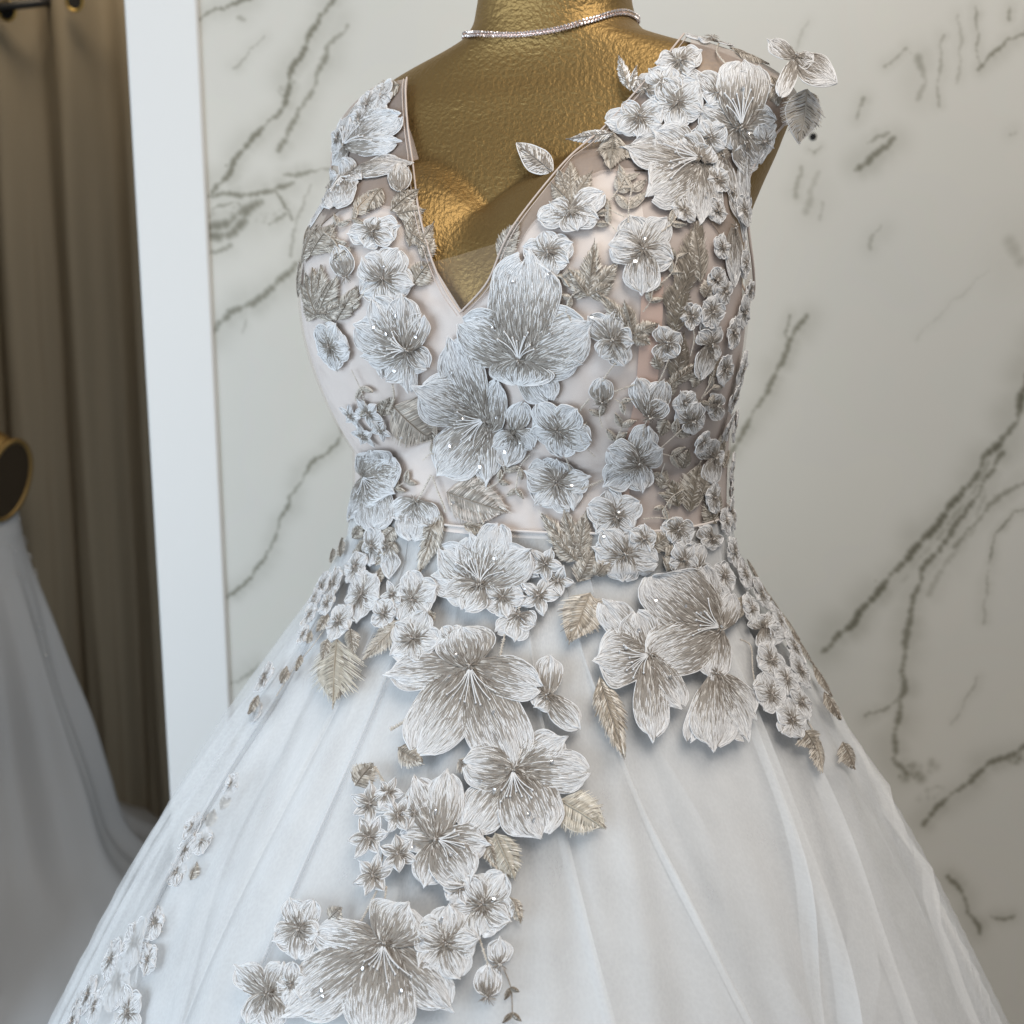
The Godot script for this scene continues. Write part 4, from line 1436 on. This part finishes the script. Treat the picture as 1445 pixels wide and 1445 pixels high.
	flower(620, 1188, [[570, 1182, 40], [602, 1252, 48], [592, 1102, 52], [636, 1094, 54], [690, 1195, 54], [662, 1248, 68]], 0.66, {"stamens": Vector2(36, 8), "fan": 0.9})
	flower(726, 1090, [[655, 1180, 64], [797, 1046, 58], [828, 1092, 64], [766, 1182, 92], [660, 1082, 68]], 0.66, {"stamens": Vector2(4, 46), "fan": 0.7})
	leaf(790, 1132, 849, 1170, 56, {"dark": Color(0.50, 0.46, 0.39), "pale": Color(0.72, 0.68, 0.60), "edge": true})
	leaf(700, 1178, 728, 1243, 42, {"dark": Color(0.46, 0.42, 0.35), "pale": Color(0.70, 0.66, 0.58)}); leaf(688, 1182, 702, 1225, 26)
	for q in [[529, 1138, 56], [552, 1124, 44], [567, 1155, 48], [527, 1185, 56], [532, 1238, 54], [567, 1208, 52]]: small(q[0], q[1], q[2], rng.randf() * 6.0, {"shape": 1, "grey": 0.6, "petals": 6})
	leaf(506, 1112, 530, 1082, 34); stem([[532, 1084], [542, 1102], [550, 1115]], 0.0013)
	stem([[536, 1256], [522, 1285], [505, 1315]], 0.0009); stem([[548, 1252], [545, 1275], [538, 1295]], 0.0008); stem([[540, 1160], [536, 1180]], 0.0007); stem([[545, 1200], [540, 1225]], 0.0007)
	small(684, 1278, 86, 0.3); leaf(722, 1268, 736, 1304, 20, {"dark": TAUPE_THREAD}); small(631, 1332, 86, 0.9)
	flower(707, 1362, [[707, 1326, 36, 3]], 0.3); flower(690, 1408, [[691, 1364, 40, 3]], 0.6)
	stem([[676, 1320], [684, 1345], [690, 1362]], 0.0008); sprig([[712, 1368], [722, 1395], [724, 1430]], 16, TAUPE_THREAD)
	flower(548, 1334, [[638, 1424, 64], [454, 1322, 58], [410, 1432, 92], [532, 1470, 100], [580, 1280, 90]], 0.68, {"stamens": Vector2(-2, 58), "fan": 0.8})
	flower(432, 1315, [[416, 1272, 36], [449, 1274, 34], [395, 1330, 42], [428, 1354, 42], [456, 1320, 34]], 0.62)
	flower(388, 1404, [[342, 1366, 42], [406, 1362, 42], [418, 1400, 36], [362, 1445, 44], [395, 1450, 44]], 0.62)
	# right hip
	flower(1008, 892, [[984, 800, 44], [1000, 962, 44], [1024, 842, 46], [912, 936, 84], [914, 810, 84]], 0.7, {"stamens": Vector2(-40, -18), "fan": 0.8})
	flower(912, 928, [[850, 853, 46], [894, 868, 62], [840, 936, 84], [956, 1001, 46], [918, 1047, 48]], 0.64, {"stamens": Vector2(-34, 18), "fan": 0.9})
	leaf(845, 958, 876, 1063, 34, {"dark": Color(0.33, 0.28, 0.22)}); leaf(832, 838, 806, 906, 54, {"dark": Color(0.42, 0.36, 0.29)}); leaf(820, 850, 850, 870, 30)
	flower(1004, 955, [[970, 1046, 34], [1058, 1016, 50], [1046, 1046, 44], [1002, 1060, 64]], 0.55)
	flower(976, 800, [[968, 765, 26], [985, 770, 24], [1000, 815, 30]], 0.6)
	small(1015, 815, 46, 0.3); small(1044, 812, 48, 0.8); small(1030, 780, 44, 0.2); small(1020, 735, 38, 0.5)
	flower(1070, 890, [[1060, 872, 30], [1090, 880, 34], [1098, 905, 30], [1078, 918, 30]], 0.5, {"stamens": Vector2(18, 4)})
	for q in [[1079, 936, 56, 0.1], [1079, 984, 60, 0.7], [1108, 1020, 56, 0.4], [1122, 995, 46, 0.1], [1100, 962, 48, 0.9], [1120, 950, 52, 0.3]]: small(q[0], q[1], q[2], q[3])
	leaf(1128, 1034, 1142, 1058, 30); leaf(1142, 1040, 1153, 1092, 18, {"dark": Color(0.5, 0.44, 0.37)})
	stem([[1040, 905], [1055, 915], [1058, 950], [1066, 990]], 0.0007); stem([[1125, 1010], [1140, 1030], [1150, 1060], [1152, 1088]], 0.0012)
	for q in [[1060, 800, 1085, 845], [1075, 830, 1100, 870], [1095, 860, 1120, 905], [1110, 895, 1140, 940], [1140, 940, 1165, 985], [1155, 980, 1176, 1020], [1182, 1050, 1196, 1088], [1052, 790, 1068, 830]]: leaf(q[0], q[1], q[2], q[3], 26, {"dark": Color(0.30, 0.25, 0.20)})
	# faint ones near the left edge of the skirt
	for q in [[268, 1165, 40], [258, 1196, 44], [185, 1330, 66], [160, 1386, 62], [101, 1418, 34], [357, 1004, 34], [130, 1420, 44], [152, 1352, 50], [214, 1302, 40], [246, 1230, 38], [120, 1402, 48], [176, 1428, 58], [282, 1186, 38], [322, 1108, 34], [205, 1352, 36], [98, 1440, 44]]: small(q[0], q[1], q[2], rng.randf() * 6.0, {"lift": -0.0036, "grey": 0.3})
	for q in [[305, 1140, 318, 1112], [285, 1165, 296, 1140], [262, 1240, 272, 1215], [210, 1322, 216, 1298]]: leaf(q[0], q[1], q[2], q[3], 14, {"lift": -0.005})
	# fill between the larger pieces
	small(522, 152, 50, 0.3); small(482, 196, 42, 0.9); flower(468, 266, [[444, 300, 26], [458, 240, 28], [484, 292, 28], [482, 250, 26]], 0.6); leaf(520, 240, 548, 224, 22); leaf(540, 268, 520, 300, 24)
	for q in [[436, 388], [456, 378], [478, 392], [486, 430], [430, 432]]: leaf(452, 446, q[0], q[1], 26)
	leaf(440, 350, 432, 318, 22); leaf(470, 372, 496, 352, 22); leaf(596, 366, 612, 338, 24); leaf(572, 322, 590, 300, 24)
	stem([[500, 432], [512, 420], [520, 408]], 0.0007); stem([[462, 330], [478, 345], [486, 370]], 0.0006)
	small(936, 122, 50, 0.5); small(1000, 196, 46, 0.1); leaf(1010, 205, 1022, 235, 24); leaf(960, 180, 930, 195, 24); small(1064, 120, 44, 0.6); small(1074, 200, 40, 0.2); leaf(1086, 110, 1096, 150, 26)
	sprig([[860, 288], [872, 272], [880, 256]], 20); sprig([[930, 330], [945, 318], [955, 300]], 20); sprig([[870, 330], [858, 318]], 20)
	for q in [[1000, 440, 44], [1018, 412, 36], [962, 566, 34], [1018, 520, 44], [986, 622, 34], [1022, 604, 44], [1002, 702, 44], [1026, 722, 48], [962, 300, 34], [972, 446, 34], [1030, 470, 40], [1032, 560, 40], [1030, 690, 44], [1046, 372, 38], [1044, 300, 40], [1010, 258, 34]]: small(q[0], q[1], q[2], rng.randf() * 6.0, {"grey": 0.58})
	for q in [[940, 560, 950, 528], [930, 520, 922, 500], [1000, 535, 1012, 505], [985, 520, 975, 545], [930, 690, 938, 664], [960, 660, 968, 632], [1015, 660, 1026, 636], [990, 420, 1000, 392], [940, 590, 930, 612], [1020, 640, 1010, 612]]: leaf(q[0], q[1], q[2], q[3], 18)
	stem([[962, 440], [975, 470], [970, 500]], 0.0006); stem([[940, 505], [930, 530], [920, 545]], 0.0006); stem([[1002, 500], [1000, 530], [985, 560]], 0.0006); stem([[820, 690], [838, 682], [856, 672]], 0.0008); stem([[800, 640], [806, 660]], 0.0007); stem([[876, 500], [860, 520], [850, 536]], 0.0006)
	small(530, 772, 54, 0.4); leaf(508, 792, 520, 762, 22); leaf(560, 745, 540, 765, 22); small(960, 790, 48, 0.2); leaf(938, 805, 958, 780, 26); small(905, 760, 40, 0.7); leaf(838, 810, 860, 790, 24); leaf(640, 770, 622, 795, 20)
	small(1066, 842, 52, 0.1); small(1090, 878, 52, 0.6); small(1112, 918, 48, 0.3); small(1052, 862, 44, 0.9); leaf(1040, 845, 1030, 880, 24)
	small(560, 842, 40, 0.3, {"shape": 1, "grey": 0.5}); small(548, 870, 44, 0.7); leaf(470, 905, 462, 935, 18); leaf(500, 890, 505, 925, 20); small(452, 850, 38, 0.5); small(478, 826, 44, 0.2); leaf(600, 880, 618, 868, 20); small(640, 905, 40, 0.4)
	leaf(650, 1075, 668, 1092, 24, {"dark": GREY_THREAD}); small(590, 1150, 44, 0.2, {"shape": 1, "grey": 0.5}); small(652, 1256, 44, 0.8); leaf(470, 1300, 488, 1284, 24, {"dark": GREY_THREAD}); small(420, 1390, 46, 0.2)
	small(540, 140, 46, 0.4); leaf(566, 122, 528, 134, 24); small(512, 172, 40, 0.8)
	for q in [[[500, 520], [512, 545], [520, 570]], [[545, 700], [560, 690], [575, 680]], [[750, 640], [735, 660], [730, 690]], [[840, 640], [825, 625], [820, 610]], [[690, 690], [705, 680], [715, 665]], [[470, 340], [480, 320], [500, 312]], [[820, 410], [806, 420], [800, 440]], [[930, 400], [945, 385], [952, 365]], [[905, 440], [915, 425], [918, 410]], [[850, 600], [846, 585], [848, 570]], [[960, 690], [945, 700], [935, 715]], [[770, 400], [782, 390], [795, 392]], [[600, 650], [612, 640], [622, 645]]]: sprig(q, 17)
	for q in [[742, 432], [703, 462], [560, 445], [548, 470], [730, 400], [780, 470], [640, 520], [660, 590], [640, 570], [610, 740], [700, 790], [650, 800], [640, 960], [700, 1010], [650, 930], [620, 1150], [590, 1200], [700, 1120], [780, 1080], [640, 1210], [520, 1370], [570, 1400], [600, 1330], [700, 1270], [920, 850], [880, 920], [980, 870], [940, 960], [1050, 190], [1045, 130], [960, 240], [990, 280], [905, 340], [880, 640], [870, 720], [545, 380], [532, 460], [589, 473], [570, 610], [640, 630], [716, 638], [682, 658], [709, 584], [741, 617], [645, 709], [742, 836], [681, 1107], [749, 1152], [755, 1161], [841, 555], [897, 894], [463, 1401], [465, 1410], [598, 380], [522, 397], [807, 684], [850, 756], [627, 1300], [780, 388], [893, 371], [1008, 890], [700, 812], [835, 445], [960, 860], [560, 519], [672, 560]]: sequin(q[0], q[1])

func necklace() -> void:
	var nk := thing("necklace", "thin sparkling crystal necklace around the gold neck", "necklace", Vector3.ZERO)
	var seen := trace_body([[664, 51], [700, 50], [740, 49], [790, 42], [840, 29], [880, 20]])
	var c := Curve3D.new()
	for q in seen: c.add_point(q)
	var a0 := angle_of(seen[0])
	var a1 := angle_of(seen[seen.size() - 1])
	for k in range(1, 10):                                    # the part behind the neck
		var th := lerpf(a1, a0 + TAU, k / 10.0)
		var y := lerpf(seen[seen.size() - 1].y, seen[0].y, k / 10.0) + 0.012 * sin(PI * k / 10.0)
		c.add_point(at(th, look(body, th, y) + 0.002, y))
	c.add_point(seen[0])
	var len := c.get_baked_length()
	var mb := MB.new()
	var cm := MB.new()
	var pts := []
	var count := int(len / 0.0027)
	for k in count:
		var p := c.sample_baked(len * k / count, true)
		var n := normal_at(body, p)
		p = conform(body, p, 0.0014)
		pts.append(p)
		for s in [-1.0, 1.0]:
			gem(mb, p + Vector3.UP * 0.0013 * s + n * 0.0008 + (c.sample_baked(len * (k + 0.5 * maxf(s, 0.0)) / count, true) - c.sample_baked(len * k / count, true)), n, 0.00145)
	tube(cm, pts, 0.0011, Color.WHITE, 5, 0.0, true)
	put("setting", cm, M.rose, nk)
	put("crystal_row", mb, M.stone, nk).set_meta("kind", "stuff")

func gem(mb: MB, p: Vector3, n: Vector3, r: float) -> void:
	var e1 := n.cross(Vector3.UP).normalized().rotated(n, rng.randf() * TAU)
	var e2 := n.cross(e1)
	var ring := []
	for k in 6: ring.append(p + (e1 * cos(TAU * k / 6) + e2 * sin(TAU * k / 6)) * r)
	var inner := []
	for k in 6: inner.append(p + n * r * 0.7 + (e1 * cos(TAU * (k + 0.5) / 6) + e2 * sin(TAU * (k + 0.5) / 6)) * r * 0.55)
	var tri := func(a: Vector3, b: Vector3, d: Vector3) -> void:
		var m := (b - a).cross(d - a).normalized()
		if m.dot((a + b + d) / 3.0 - p + n * 0.0002) < 0.0: m = -m
		mb.tri(mb.vert(a, m), mb.vert(b, m), mb.vert(d, m))
	for k in 6:
		tri.call(ring[k], ring[(k + 1) % 6], inner[k])
		tri.call(ring[(k + 1) % 6], inner[(k + 1) % 6], inner[k])
		tri.call(inner[k], inner[(k + 1) % 6], p + n * r * 0.72)

func trace_body(pts: Array) -> Array:
	var out := []
	for p in pts: out.append(hit(body, p[0], p[1]))
	return out
